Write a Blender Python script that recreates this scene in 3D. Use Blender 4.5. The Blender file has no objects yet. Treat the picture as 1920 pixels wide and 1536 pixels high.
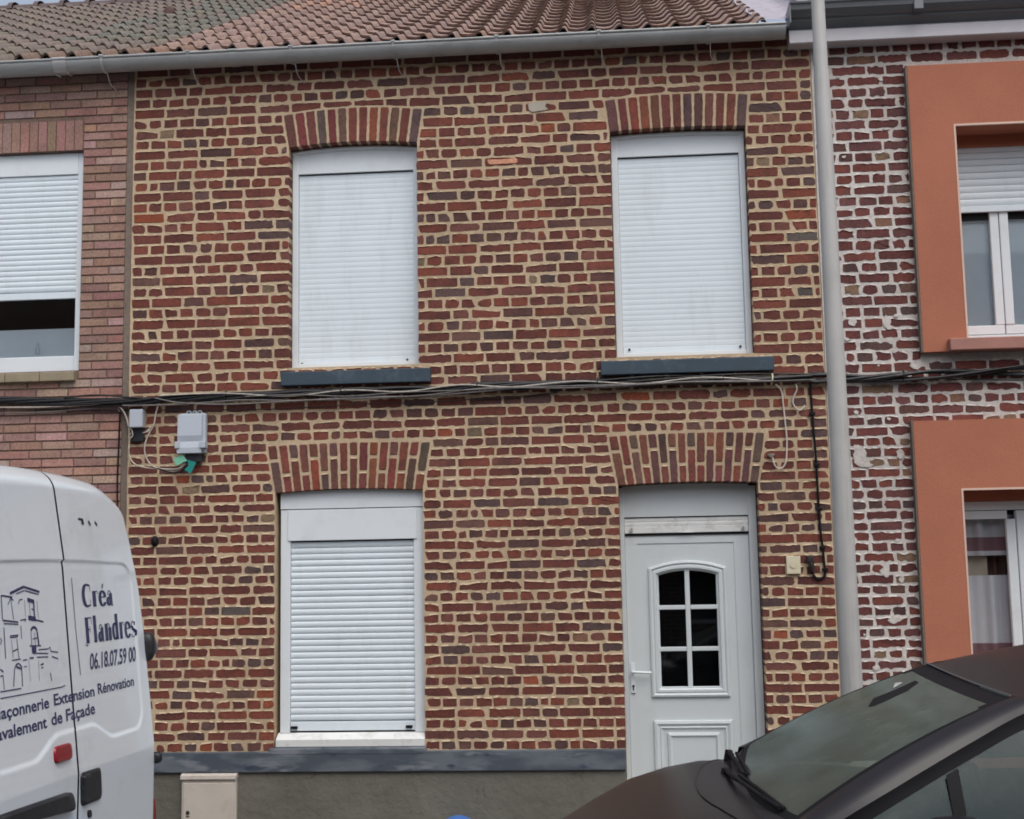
import bpy, bmesh, math, random
from mathutils import Matrix, Vector, noise as mnoise
R = math.radians
SC = bpy.context.scene
COL = SC.collection

# ------------------------------------------------------------------ camera, sky, sun, exposure
CAM_POS = (0.0, -8.6, 1.8)
YAW, PITCH, ROLL = -0.077355, 0.12439, -0.018167
def cam_axes(y, p, r):
    cy, sy, cp, sp, cr, sr = math.cos(y), math.sin(y), math.cos(p), math.sin(p), math.cos(r), math.sin(r)
    right = Vector((cy, -sy, 0)); f0 = Vector((sy, cy, 0)); up = Vector((0, 0, 1))
    f = f0*cp + up*sp; u = up*cp - f0*sp
    return right*cr + u*sr, u*cr - right*sr, f
ax, ay, af = cam_axes(YAW, PITCH, ROLL)
cd = bpy.data.cameras.new('camera'); cam = bpy.data.objects.new('camera', cd); COL.objects.link(cam)
m = Matrix((ax, ay, -af)).transposed().to_4x4(); m.translation = Vector(CAM_POS); cam.matrix_world = m
cd.sensor_width = 36; cd.sensor_fit = 'HORIZONTAL'; cd.lens = 36*2443.1/1920
cd.clip_start = 0.05; cd.clip_end = 600
SC.camera = cam
SC.cycles.filter_width = 1.8

SUN_EL, SUN_AZ = 56, 24          # azimuth measured from the street side (-y), negative = left
w = bpy.data.worlds.new('World'); SC.world = w; w.use_nodes = True
nt = w.node_tree; nt.nodes.clear()
o = nt.nodes.new('ShaderNodeOutputWorld'); b = nt.nodes.new('ShaderNodeBackground')
s = nt.nodes.new('ShaderNodeTexSky'); s.sky_type = 'NISHITA'; s.sun_disc = False
sdir = Vector((math.sin(R(SUN_AZ))*math.cos(R(SUN_EL)), -math.cos(R(SUN_AZ))*math.cos(R(SUN_EL)), math.sin(R(SUN_EL))))
s.sun_elevation = R(SUN_EL); s.sun_rotation = math.atan2(sdir.x, sdir.y)
s.air_density = 1.0; s.dust_density = 4.0; s.ozone_density = 1.0
hs = nt.nodes.new('ShaderNodeHueSaturation'); hs.inputs['Saturation'].default_value = 0.58
nt.links.new(s.outputs[0], hs.inputs['Color']); nt.links.new(hs.outputs[0], b.inputs[0]); nt.links.new(b.outputs[0], o.inputs[0])
b.inputs[1].default_value = 0.15
sl = bpy.data.lights.new('sun', 'SUN'); so = bpy.data.objects.new('sun', sl); COL.objects.link(so)
sl.energy = 0.6; sl.angle = R(46); sl.color = (1, 1, .99)
so.rotation_euler = (-sdir).to_track_quat('-Z', 'Y').to_euler(); so.location = (0, -6, 30)
SC.view_settings.view_transform = 'Standard'; SC.view_settings.look = 'None'
SC.view_settings.exposure = 0.30; SC.view_settings.gamma = 1; SC.view_settings.use_curve_mapping = False

# ------------------------------------------------------------------ helpers
rng = random.Random(11)
def lin(c):
    return tuple(((v/255)/12.92 if v/255 <= .04045 else ((v/255+.055)/1.055)**2.4) for v in c)
def S(r, g, b_, k=1.0):            # sRGB bytes -> linear rgba, scaled
    l = lin((r, g, b_)); return (l[0]*k, l[1]*k, l[2]*k, 1)

class N:
    def __init__(self, name):
        self.m = bpy.data.materials.new(name); self.m.use_nodes = True
        self.t = self.m.node_tree; self.t.nodes.clear()
        self.out = self.t.nodes.new('ShaderNodeOutputMaterial')
    def n(self, typ, **kw):
        x = self.t.nodes.new(typ)
        for k, v in kw.items(): setattr(x, k, v)
        return x
    def l(self, a, b_): self.t.links.new(a, b_)
    def noise(self, scale, detail=4, rough=.6, vec=None, sx=None):
        tc = self.n('ShaderNodeTexCoord'); src = tc.outputs['Object']
        if sx:
            mp = self.n('ShaderNodeMapping'); mp.inputs['Scale'].default_value = sx
            self.l(src, mp.inputs[0]); src = mp.outputs[0]
        t = self.n('ShaderNodeTexNoise'); t.inputs['Scale'].default_value = scale
        t.inputs['Detail'].default_value = detail; t.inputs['Roughness'].default_value = rough
        self.l(src, t.inputs['Vector']); return t.outputs[0]
    def ramp(self, fac, a, b_, lo=0., hi=1.):
        r = self.n('ShaderNodeMapRange'); r.inputs[1].default_value = a; r.inputs[2].default_value = b_
        r.inputs[3].default_value = lo; r.inputs[4].default_value = hi; self.l(fac, r.inputs[0]); return r.outputs[0]
    def mix(self, fac, a, b_, mode='MIX'):
        x = self.n('ShaderNodeMix', data_type='RGBA', blend_type=mode)
        for sock, v in ((x.inputs[0], fac), (x.inputs[6], a), (x.inputs[7], b_)):
            if isinstance(v, (int, float)): sock.default_value = v
            elif isinstance(v, tuple): sock.default_value = v
            else: self.l(v, sock)
        return x.outputs[2]
    def bsdf(self, color, rough=.6, metal=0., spec=.5, coat=0., bump=None, dist=.002, strength=.5, coat_rough=.03):
        p = self.n('ShaderNodeBsdfPrincipled')
        for k, v in (('Base Color', color), ('Roughness', rough), ('Metallic', metal), ('Specular IOR Level', spec), ('Coat Weight', coat), ('Coat Roughness', coat_rough)):
            if isinstance(v, (int, float, tuple)): p.inputs[k].default_value = v
            else: self.l(v, p.inputs[k])
        if bump is not None:
            bn = self.n('ShaderNodeBump'); bn.inputs['Distance'].default_value = dist; bn.inputs['Strength'].default_value = strength
            self.l(bump, bn.inputs['Height']); self.l(bn.outputs[0], p.inputs['Normal'])
        self.l(p.outputs[0], self.out.inputs[0]); return p

def simple(name, c, rough=.6, metal=0., var=.12, scale=6, dirt=None, bump=0., spec=.5, coat=0., streak=None):
    q = N(name); f = q.noise(scale, 5)
    col = q.mix(q.ramp(f, .3, .7), tuple(v*(1-var) for v in c[:3])+(1,), tuple(min(1, v*(1+var)) for v in c[:3])+(1,))
    if dirt:
        d = q.ramp(q.noise(dirt[1], 6, .7, sx=streak), .52, .75, 0, dirt[2]); col = q.mix(d, col, dirt[0])
    q.bsdf(col, rough, metal, spec, coat, bump=q.noise(scale*12, 3) if bump else None, dist=bump or .001)
    return q.m

def brick_mat(name, smear, smear_amt=.25, mott=(.035, .03, .032, 1), bump=.0035):
    q = N(name); a = q.n('ShaderNodeVertexColor', layer_name='Col'); base = a.outputs[0]
    m1 = q.ramp(q.noise(7, 3, .55),   .50, .66, 0, .62); col = q.mix(m1, base, q.mix(.6, base, mott))
    f = q.ramp(q.noise(60, 6, .75), .3, .72, .62, 1.30)
    c3 = q.n('ShaderNodeCombineColor')
    for i in range(3): q.l(f, c3.inputs[i])
    col = q.mix(1.0, col, c3.outputs[0], 'MULTIPLY')
    sw = q.ramp(q.noise(.9, 4, .6), .3, .7, .84, 1.10); c4 = q.n('ShaderNodeCombineColor')
    for i in range(3): q.l(sw, c4.inputs[i])
    col = q.mix(1.0, col, c4.outputs[0], 'MULTIPLY')
    s1 = q.ramp(q.noise(18, 6, .75), .60, .80, 0, smear_amt); col = q.mix(s1, col, smear)
    s2 = q.ramp(q.noise(85, 2, .5), .74, .78, 0, .75); col = q.mix(s2, col, smear)
    q.bsdf(col, .85, spec=.25, bump=q.noise(95, 4, .65), dist=bump, strength=.7); return q.m

def mortar_mat(name, c, dirt):
    q = N(name)
    col = q.mix(q.ramp(q.noise(4.5, 5), .3, .7), tuple(v*.84 for v in c[:3])+(1,), tuple(v*1.12 for v in c[:3])+(1,))
    col = q.mix(q.ramp(q.noise(35, 4, .7), .45, .72, 0, .6), col, dirt); col = q.mix(q.ramp(q.noise(1.1, 4, .6), .45, .65, 0, .45), col, dirt)
    q.bsdf(col, .95, spec=.15, bump=q.noise(70, 5, .7), dist=.006, strength=.8); return q.m

M = {}
M['brick'] = brick_mat('old_brick', S(176, 154, 128, .8), .22)
M['mortar'] = mortar_mat('tan_mortar', S(202, 180, 151), S(160, 139, 113))
M['lip'] = mortar_mat('tan_mortar_edge', S(204, 184, 156), S(180, 158, 130))
M['brick_white'] = brick_mat('old_brick_whitewashed', S(185, 178, 172, .8), .30)
M['mortar_white'] = mortar_mat('white_mortar', S(212, 206, 200), S(160, 148, 140))
M['lip_white'] = mortar_mat('white_mortar_edge', S(214, 208, 202), S(180, 168, 160))
M['brick_pink'] = brick_mat('smooth_brick', S(170, 130, 115), .10, (.16, .10, .085, 1), .0012)
M['mortar_brown'] = mortar_mat('brown_mortar', S(128, 108, 98), S(100, 84, 77))
M['joint'] = mortar_mat('grey_joint', S(128, 116, 106), S(98, 88, 80))
M['pvc'] = simple('white_pvc', S(220, 227, 231), .38, var=.02, scale=2, dirt=(S(170, 166, 155), 5, .22))
M['pvc_dirty'] = simple('white_pvc_weathered', S(222, 224, 222), .42, var=.03, scale=3, dirt=(S(140, 128, 110), 11, .5))
M['shutter'] = simple('white_shutter_slats', S(219, 229, 235), .42, var=.025, scale=3, dirt=(S(182, 184, 182), 4, .25), streak=(2.2, 1, .5))
M['door'] = simple('white_door', S(203, 210, 212), .4, var=.02, scale=2.5, dirt=(S(176, 176, 170), 4, .2))
M['dark'] = simple('black_gap', (.004, .004, .005, 1), .8)
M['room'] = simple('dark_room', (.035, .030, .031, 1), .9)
M['slate'] = simple('blue_grey_sill', S(54, 70, 82), .5, var=.14, scale=5, dirt=(S(112, 124, 134), 9, .35), bump=.0008)
M['zinc'] = simple('zinc', S(166, 168, 168), .5, .30, var=.10, scale=4, dirt=(S(96, 92, 88), 8, .4), streak=(.6, 1, 2))
M['zinc_light'] = simple('zinc_clip', S(190, 190, 188), .45, .4, var=.08)
M['lead'] = simple('lead_flashing', S(176, 170, 178), .65, .15, var=.16, scale=14, dirt=(S(120, 110, 114), 20, .4), bump=.006)
M['alu_dark'] = simple('grey_gutter', S(106, 110, 114), .4, .25, var=.06)
M['fascia'] = simple('pale_fascia', S(192, 190, 194), .5, var=.06, dirt=(S(140, 136, 138), 6, .3))
M['tar'] = simple('black_cable', (.010, .010, .012, 1), .42, var=.3, scale=30, dirt=(S(120, 120, 120), 55, .22))
M['wire'] = simple('pale_wire', S(190, 182, 170), .5, var=.2, scale=30, dirt=(S(60, 56, 52), 25, .7))
M['wire_white'] = simple('white_wire', S(205, 196, 184), .5, var=.1, scale=20)
M['cable_grey'] = simple('grey_wire', S(110, 106, 104), .5, var=.3, scale=30)
M['boxgrey'] = simple('grey_plastic', S(178, 186, 196), .42, var=.04, dirt=(S(150, 148, 146), 12, .35))
M['tag_light'] = simple('pale_green_label', S(120, 186, 158), .5, var=.06)
M['tag_dark'] = simple('teal_label', S(20, 128, 122), .5, var=.1)
M['cream'] = simple('cream_plastic', S(212, 204, 176), .45, var=.05, dirt=(S(150, 138, 110), 12, .3))
M['gasbox'] = simple('cream_cabinet', S(196, 188, 178), .5, var=.05, scale=5, dirt=(S(150, 132, 116), 9, .45))
M['iron'] = simple('rusty_iron', S(52, 48, 50), .6, .3, var=.3, scale=20, dirt=(S(84, 66, 54), 30, .5))
M['blue'] = simple('blue_plastic', S(70, 112, 182), .4, var=.06)
M['tan_tile'] = simple('tan_sill_tile', S(150, 138, 114), .55, var=.15, scale=7, dirt=(S(96, 84, 66), 10, .6))
M['sill_pink'] = simple('pink_brown_sill', S(164, 116, 104), .6, var=.10, dirt=(S(120, 84, 74), 8, .4))
M['trim_cream'] = simple('pale_corner_bead', S(214, 184, 168), .6, var=.06)
M['paint_van'] = simple('white_van_paint', S(226, 234, 239), .25, var=.015, scale=1.5, dirt=(S(170, 170, 164), 2.2, .32), coat=.7)
M['rubber'] = simple('black_rubber', (.008, .008, .010, 1), .7, var=.2, spec=.2)
M['plastic'] = simple('black_plastic', (.014, .015, .019, 1), .48, var=.25, scale=9, dirt=(S(90, 90, 94), 14, .35), bump=.0008)
M['ink'] = simple('navy_lettering', S(38, 44, 92), .4, var=.10)
M['ink_grey'] = simple('grey_sketch_tint', S(186, 190, 204), .45, var=.05)
M['redlens'] = simple('red_lens', S(140, 16, 32), .35, var=.08, coat=.25)
M['carpaint'] = None
M['tyre'] = simple('tyre', (.012, .012, .012, 1), .8)
M['rim'] = simple('alloy', S(150, 152, 156), .3, .8)
M['asphalt'] = simple('asphalt', (.05, .05, .052, 1), .9, var=.3, scale=3, bump=.006)
M['pave'] = simple('concrete_pavement', S(104, 101, 97), .9, var=.15, scale=2, bump=.004)
M['kerb'] = simple('kerb_stone', S(150, 147, 142), .85, var=.12, scale=5, bump=.003)
M['steel'] = simple('galvanised_steel', S(178, 177, 174), .6, .05, var=.07, scale=5, dirt=(S(120, 118, 116), 6, .35), streak=(8, 8, .35))
M['net'] = None

def render_mat():
    q = N('orange_render'); c = S(180, 117, 94)
    col = q.mix(q.ramp(q.noise(1.6, 5), .3, .7), tuple(v*.93 for v in c[:3])+(1,), tuple(v*1.06 for v in c[:3])+(1,))
    col = q.mix(q.ramp(q.noise(160, 2), .4, .8, 0, .22), col, S(120, 66, 48))
    q.bsdf(col, .92, spec=.2, bump=q.noise(210, 3, .6), dist=.0035, strength=.8); return q.m
M['orange'] = render_mat()
def plinth_mat():
    q = N('grey_cement_render'); c = S(112, 110, 102)
    col = q.mix(q.ramp(q.noise(2.2, 6, .65), .3, .7), tuple(v*.80 for v in c[:3])+(1,), tuple(v*1.10 for v in c[:3])+(1,))
    v = q.n('ShaderNodeTexVoronoi', feature='DISTANCE_TO_EDGE'); v.inputs['Scale'].default_value = 2.1
    tc = q.n('ShaderNodeTexCoord'); wv = q.n('ShaderNodeTexNoise'); wv.inputs['Scale'].default_value = 5
    ad = q.n('ShaderNodeMixRGB', blend_type='ADD'); ad.inputs[0].default_value = .35
    q.l(tc.outputs['Object'], wv.inputs['Vector']); q.l(tc.outputs['Object'], ad.inputs[1]); q.l(wv.outputs[1], ad.inputs[2]); q.l(ad.outputs[0], v.inputs['Vector'])
    crack = q.ramp(v.outputs[0], 0, .012, 1, 0)
    keep = q.ramp(q.noise(3, 2), .5, .6)
    mm = q.n('ShaderNodeMath', operation='MULTIPLY'); q.l(crack, mm.inputs[0]); q.l(keep, mm.inputs[1])
    mf = q.n('ShaderNodeMath', operation='MULTIPLY'); q.l(mm.outputs[0], mf.inputs[0]); mf.inputs[1].default_value = .55
    col = q.mix(mf.outputs[0], col, S(70, 66, 60))
    q.bsdf(col, .95, spec=.15, bump=q.noise(14, 6, .65), dist=.02, strength=.6); return q.m
M['plinth'] = plinth_mat()
def band_mat():
    q = N('patched_slate_paint')
    a = q.ramp(q.noise(3.2, 4, .5, sx=(1, 1, 3.2)), .42, .58); col = q.mix(a, S(74, 82, 92), S(100, 107, 115))
    a2 = q.ramp(q.noise(5, 4, .6, sx=(.6, 1, 3.0)), .57, .66, 0, .65); col = q.mix(a2, col, S(128, 133, 139))
    a3 = q.ramp(q.noise(4.4, 3, .5, sx=(1, 1, 3)), .66, .72, 0, .8); col = q.mix(a3, col, S(46, 56, 74))
    q.bsdf(col, .55, spec=.4, bump=q.noise(30, 4), dist=.002); return q.m
M['band'] = band_mat()
def tile_mat(name):
    q = N(name); a = q.n('ShaderNodeVertexColor', layer_name='Col')
    f = q.ramp(q.noise(26, 6, .75), .3, .72, .62, 1.28); c3 = q.n('ShaderNodeCombineColor')
    for i in range(3): q.l(f, c3.inputs[i])
    col = q.mix(1.0, a.outputs[0], c3.outputs[0], 'MULTIPLY')
    col = q.mix(q.ramp(q.noise(22, 5, .7), .62, .78, 0, .35), col, S(150, 136, 124))
    q.bsdf(col, .95, spec=.08, bump=q.noise(60, 4), dist=.003); return q.m
M['tile'] = tile_mat('clay_tile')
def car_mat():
    q = N('dark_aubergine_paint'); f = q.noise(900, 2)
    col = q.mix(q.ramp(f, .4, .7), (.010, .009, .011, 1), (.024, .021, .025, 1))
    q.bsdf(col, .46, .30, .3, .42, coat_rough=.30); return q.m
M['carpaint'] = car_mat()
def glass_mat(name, tint, haze=0., dcol=(.3, .34, .31, 1), rough=.02, ior=1.5):
    q = N(name); fr = q.n('ShaderNodeFresnel'); fr.inputs[0].default_value = ior
    t = q.n('ShaderNodeBsdfTransparent'); t.inputs[0].default_value = tint
    g = q.n('ShaderNodeBsdfGlossy'); g.inputs['Roughness'].default_value = rough; g.inputs[0].default_value = (.80, .92, .94, 1) if haze else (.92, .95, .95, 1)
    mx = q.n('ShaderNodeMixShader'); q.l(fr.outputs[0], mx.inputs[0]); q.l(t.outputs[0], mx.inputs[1]); q.l(g.outputs[0], mx.inputs[2])
    if haze:  # patchy tinted diffuse layer mixed over the clear glass
        d = q.n('ShaderNodeBsdfDiffuse'); d.inputs[0].default_value = dcol
        m2 = q.n('ShaderNodeMixShader'); q.l(q.ramp(q.noise(5, 6, .7), .3, .8, haze*.6, haze*1.5), m2.inputs[0]); q.l(mx.outputs[0], m2.inputs[1]); q.l(d.outputs[0], m2.inputs[2]); mx = m2
    q.l(mx.outputs[0], q.out.inputs[0]); return q.m
M['glass'] = glass_mat('window_glass', (.90, .93, .93, 1))
M['glass_door'] = glass_mat('dark_door_glass', (.55, .58, .60, 1))
M['glass_car'] = glass_mat('tinted_windscreen', (.30, .40, .34, 1), .46, (.140, .166, .142, 1), .18)
M['glass_car_side'] = glass_mat('tinted_side_glass', (.16, .22, .23, 1), .45, (.034, .052, .058, 1), .05, 1.30)
M['frost'] = simple('grey_net_screen', S(232, 240, 248), .6, var=.05, scale=3)
M['net_w'] = simple('white_net_curtain', S(176, 176, 184), .8, var=.05)
M['net_p'] = simple('plum_curtain_band', S(112, 82, 90), .8, var=.08)
M['net_b'] = simple('brown_curtain', S(104, 74, 66), .8, var=.12)
M['net_c'] = simple('cream_blind', S(160, 148, 134), .8, var=.05)
M['clear'] = simple('clear_white_lens', S(215, 220, 222), .15, coat=.7)

class MB:
    def __init__(self): self.v = []; self.f = []; self.mi = []; self.c = []; self.sm = []
    def add(self, vs, fs, mi=0, col=(1, 1, 1), smooth=False):
        o_ = len(self.v); self.v += [tuple(p) for p in vs]
        for f in fs: self.f.append([i+o_ for i in f]); self.mi.append(mi); self.c.append(col); self.sm.append(smooth)
    def box(self, x0, x1, y0, y1, z0, z1, mi=0, bev=0., col=(1, 1, 1)):
        bm = bmesh.new(); bmesh.ops.create_cube(bm, size=1)
        for v in bm.verts: v.co = Vector((x0+(v.co.x+.5)*(x1-x0), y0+(v.co.y+.5)*(y1-y0), z0+(v.co.z+.5)*(z1-z0)))
        if bev: bmesh.ops.bevel(bm, geom=bm.edges[:], offset=bev, segments=2, affect='EDGES', profile=.6)
        self.bm(bm, mi, col)
    def bm(self, bm, mi=0, col=(1, 1, 1), smooth=False):
        bm.verts.index_update(); self.add([v.co[:] for v in bm.verts], [[v.index for v in f.verts] for f in bm.faces], mi, col, smooth); bm.free()
    def grid(self, pts, mi=0, smooth=True, col=(1, 1, 1), flip=False, mif=None, close_u=False):
        nu, nv = len(pts), len(pts[0]); vs = [p for r in pts for p in r]; o_ = len(self.v); self.v += [tuple(p) for p in vs]
        for i in range(nu if close_u else nu-1):
            for j in range(nv-1):
                k = (i+1) % nu; q = [i*nv+j, k*nv+j, k*nv+j+1, i*nv+j+1]
                if flip: q.reverse()
                self.f.append([a+o_ for a in q]); self.mi.append(mif(i, j) if mif else mi); self.c.append(col); self.sm.append(smooth)
    def tube(self, pts, r, n=8, mi=0, cap=True, col=(1, 1, 1)):
        pts = [Vector(p) for p in pts]; rings = []; nrm = None
        for i, p in enumerate(pts):
            t = (pts[min(i+1, len(pts)-1)]-pts[max(i-1, 0)]).normalized()
            if nrm is None:
                nrm = t.orthogonal().normalized()
            nrm = (nrm - t*nrm.dot(t)).normalized(); bi = t.cross(nrm)
            rr = r[i] if isinstance(r, (list, tuple)) else r
            rings.append([p + (nrm*math.cos(2*math.pi*k/n)+bi*math.sin(2*math.pi*k/n))*rr for k in range(n)])
        o_ = len(self.v); vs = [q for g in rings for q in g]; fs = []
        for i in range(len(pts)-1):
            for k in range(n): fs.append([i*n+k, i*n+(k+1) % n, (i+1)*n+(k+1) % n, (i+1)*n+k])
        self.add(vs, fs, mi, col, True)
        if cap:
            self.add(rings[0], [list(range(n))[::-1]], mi, col); self.add(rings[-1], [list(range(n))], mi, col)
    def prism(self, poly, a0, a1, axis='x', mi=0, col=(1, 1, 1), smooth=False):
        # poly in the two other coordinates, extruded from a0 to a1 along axis
        def mk(p, a):
            return {'x': (a, p[0], p[1]), 'y': (p[0], a, p[1]), 'z': (p[0], p[1], a)}[axis]
        n = len(poly); vs = [mk(p, a0) for p in poly]+[mk(p, a1) for p in poly]
        self.add(vs, [[i, (i+1) % n, n+(i+1) % n, n+i] for i in range(n)], mi, col, smooth)
        self.add([mk(p, a0) for p in poly], [list(range(n))[::-1]], mi, col); self.add([mk(p, a1) for p in poly], [list(range(n))], mi, col)
    def build(self, name, mats, parent=None, fix=True):
        me = bpy.data.meshes.new(name); me.from_pydata(self.v, [], self.f)
        if not isinstance(mats, (list, tuple)): mats = [mats]
        for q in mats: me.materials.append(q)
        me.polygons.foreach_set('material_index', self.mi); me.polygons.foreach_set('use_smooth', self.sm)
        ca = me.color_attributes.new('Col', 'FLOAT_COLOR', 'CORNER'); buf = []
        for p in me.polygons:
            c = self.c[p.index]; buf += [c[0], c[1], c[2], 1]*p.loop_total
        ca.data.foreach_set('color', buf)
        if fix:
            bm = bmesh.new(); bm.from_mesh(me); bmesh.ops.recalc_face_normals(bm, faces=bm.faces[:]); bm.to_mesh(me); bm.free()
        ob = bpy.data.objects.new(name, me); COL.objects.link(ob)
        if parent: adopt(ob, parent)
        return ob
def adopt(ob, parent):
    ob.parent = parent
    if parent.type == 'EMPTY': ob.matrix_parent_inverse = Matrix.Translation(-Vector(parent.location))
def tag(ob, label=None, cat=None, group=None, kind=None):
    if label: ob['label'] = label
    if cat: ob['category'] = cat
    if group: ob['group'] = group
    if kind: ob['kind'] = kind
    return ob
def thing(name, loc, label, cat, group=None):
    e = bpy.data.objects.new(name, None); COL.objects.link(e); e.location = loc; e.empty_display_size = .2
    return tag(e, label, cat, group)
def smooth_path(pts, n=8):
    P_ = [Vector(p) for p in pts]; out = []
    for i in range(len(P_)-1):
        a, b_, c, d = P_[max(i-1, 0)], P_[i], P_[i+1], P_[min(i+2, len(P_)-1)]
        for k in range(n):
            t = k/n; out.append(.5*((2*b_)+(c-a)*t+(2*a-5*b_+4*c-d)*t*t+(3*b_-a-3*c+d)*t**3))
    return out+[P_[-1]]
def fp(px, py, y=0.):                       # reading off the photo: the point of a plane parallel to the facades
    d = ax*((px-960)/2443.1) - ay*((py-768)/2443.1) + af
    t = (y-CAM_POS[1])/d.y; return Vector(CAM_POS)+d*t
def xp(px, py, x):
    d = ax*((px-960)/2443.1) - ay*((py-768)/2443.1) + af
    t = (x-CAM_POS[0])/d.x; return Vector(CAM_POS)+d*t

# ------------------------------------------------------------------ brickwork
RED = [(114, 67, 59), (108, 63, 56), (120, 69, 58), (104, 61, 54), (115, 65, 55), (101, 60, 54), (113, 72, 65), (124, 70, 57)]
PURP = [(100, 70, 65), (94, 65, 61), (96, 73, 70), (88, 64, 61), (106, 78, 70), (90, 72, 70)]
ODD = [(118, 102, 84), (142, 78, 58), (128, 108, 88), (138, 74, 52), (92, 84, 80), (136, 100, 82)]
def brick_col(r, k=1.10):
    u = r.random(); c = r.choice(RED) if u < .78 else (r.choice(PURP) if u < .975 else r.choice(ODD))
    l = lin(c); j = r.uniform(.88, 1.12); return tuple(v*k*j for v in l)
def quad_outline(q, r, amp, rr, step=.022):
    """ragged outline of a brick face; q = 4 corners (u,v) from bottom-left anticlockwise; returns pts, is_top flags"""
    pts, top = [], []; q = [Vector(p) for p in q]
    for e in range(4):
        a, b_ = q[e], q[(e+1) % 4]; d = b_-a; L = d.length
        if L < 1e-4: continue
        t = d/L; nrm = Vector((t.y, -t.x)); c0 = min(rr*r.uniform(.4, 1.5), L*.3); c1 = min(rr*r.uniform(.4, 1.5), L*.3)
        n = max(1, int((L-c0-c1)/step))
        for i in range(n+1):
            s_ = c0+(L-c0-c1)*i/n; off = r.uniform(-amp, amp*.6)
            if i in (0, n): off -= amp*.3
            pts.append(a+t*s_+nrm*off); top.append(e == 2)
    return pts, top
def brick(mb, q, r, mp, h=.004, back=.004, amp=.003, rr=.010, col=None, lip=True, mi=0, lip_mi=2, ch=.003):
    pts, top = quad_outline(q, r, amp, rr); n = len(pts)
    cx = sum(p.x for p in pts)/n; cy = sum(p.y for p in pts)/n
    hw = max(.01, max(abs(p.x-cx) for p in pts)); hh = max(.01, max(abs(p.y-cy) for p in pts))
    tilt = r.uniform(-.0015, .0015)
    f0 = [mp(cx+(p.x-cx)*(1-ch/hw), cy+(p.y-cy)*(1-ch/hh), h+tilt*(p.x-cx)/hw) for p in pts]
    f1 = [mp(p.x, p.y, h-.003) for p in pts]; f2 = [mp(p.x, p.y, -back) for p in pts]
    vs = f0+f1+f2; fs = [list(range(n))]
    for k in (0, 1):
        for i in range(n): j = (i+1) % n; fs.append([k*n+i, (k+1)*n+i, (k+1)*n+j, k*n+j])
    mb.add(vs, fs, mi, col or brick_col(r))
    if lip:
        for i in range(n-1):
            if top[i] and top[i+1] and r.random() < .60:
                a, b_ = pts[i], pts[i+1]; e0, e1 = r.uniform(.004, .009), r.uniform(.004, .009); o_ = r.uniform(.003, .0065)
                mb.add([mp(a.x, a.y-.0015, h+o_-.004), mp(b_.x, b_.y-.0015, h+o_-.004), mp(b_.x, b_.y-.001, h+o_), mp(a.x, a.y-.001, h+o_),
                        mp(b_.x, b_.y+e1, .0005), mp(a.x, a.y+e0, .0005)], [[0, 1, 2, 3], [3, 2, 4, 5]], lip_mi)
FRONT = lambda u, v, h: (u, -h, v)
class Arch:                                 # segmental arch over an opening
    def __init__(s, x0, x1, zs, rise, zt, trise, skew, cols, double=False):
        s.x0, s.x1, s.zs, s.rise, s.zt, s.trise, s.skew, s.cols, s.double = x0, x1, zs, rise, zt, trise, skew, cols, double
    def soffit(s, x):
        t = 2*(x-s.x0)/(s.x1-s.x0)-1; return s.zs+s.rise*(1-min(1, t*t))
    def extr(s, x):
        a, b_ = s.x0-s.skew, s.x1+s.skew; t = 2*(x-a)/(b_-a)-1; return s.zt+s.trise*(1-min(1, t*t))
    def span(s, z):
        if z < s.zs: return (s.x0, s.x1)
        if z > s.zt+s.trise: return None
        k = min(1, (z-s.zs)/(s.zt-s.zs))*s.skew; return (s.x0-k, s.x1+k)
def arch_bricks(mb, A, r, depth, smi=0):
    a0, b0 = A.x0-A.skew, A.x1+A.skew; n = A.cols
    def pt(t, w):                             # t along, w 0 soffit .. 1 extrados
        xb = A.x0+(A.x1-A.x0)*t; xt = a0+(b0-a0)*t; zb, zt = A.soffit(xb)-.004, A.extr(xt)
        return Vector((xb+(xt-xb)*w, zb+(zt-zb)*w))
    for i in range(n):
        g = r.uniform(.15, .24); t0, t1 = (i+g*.5+.03)/n, (i+1-g*.5)/n
        if i == 0: t0 = .002
        if i == n-1: t1 = .998
        cuts = [(0, 1)] if not A.double else ([(0, .335), (.40, 1)] if i % 2 else [(0, .655), (.72, 1)])
        for k, (w0, w1) in enumerate(cuts):
            q = [pt(t0, w0), pt(t1, w0), pt(t1, w1), pt(t0, w1)]
            c = r.choice(PURP if r.random() < .28 else RED); c = tuple(v*1.25*r.uniform(.85, 1.1) for v in lin(c))
            brick(mb, q, r, FRONT, h=.005, back=depth if k == 0 else .004, amp=.0025, rr=.006, col=c, lip=(k == 0 and len(cuts) == 2), mi=smi)
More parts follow.
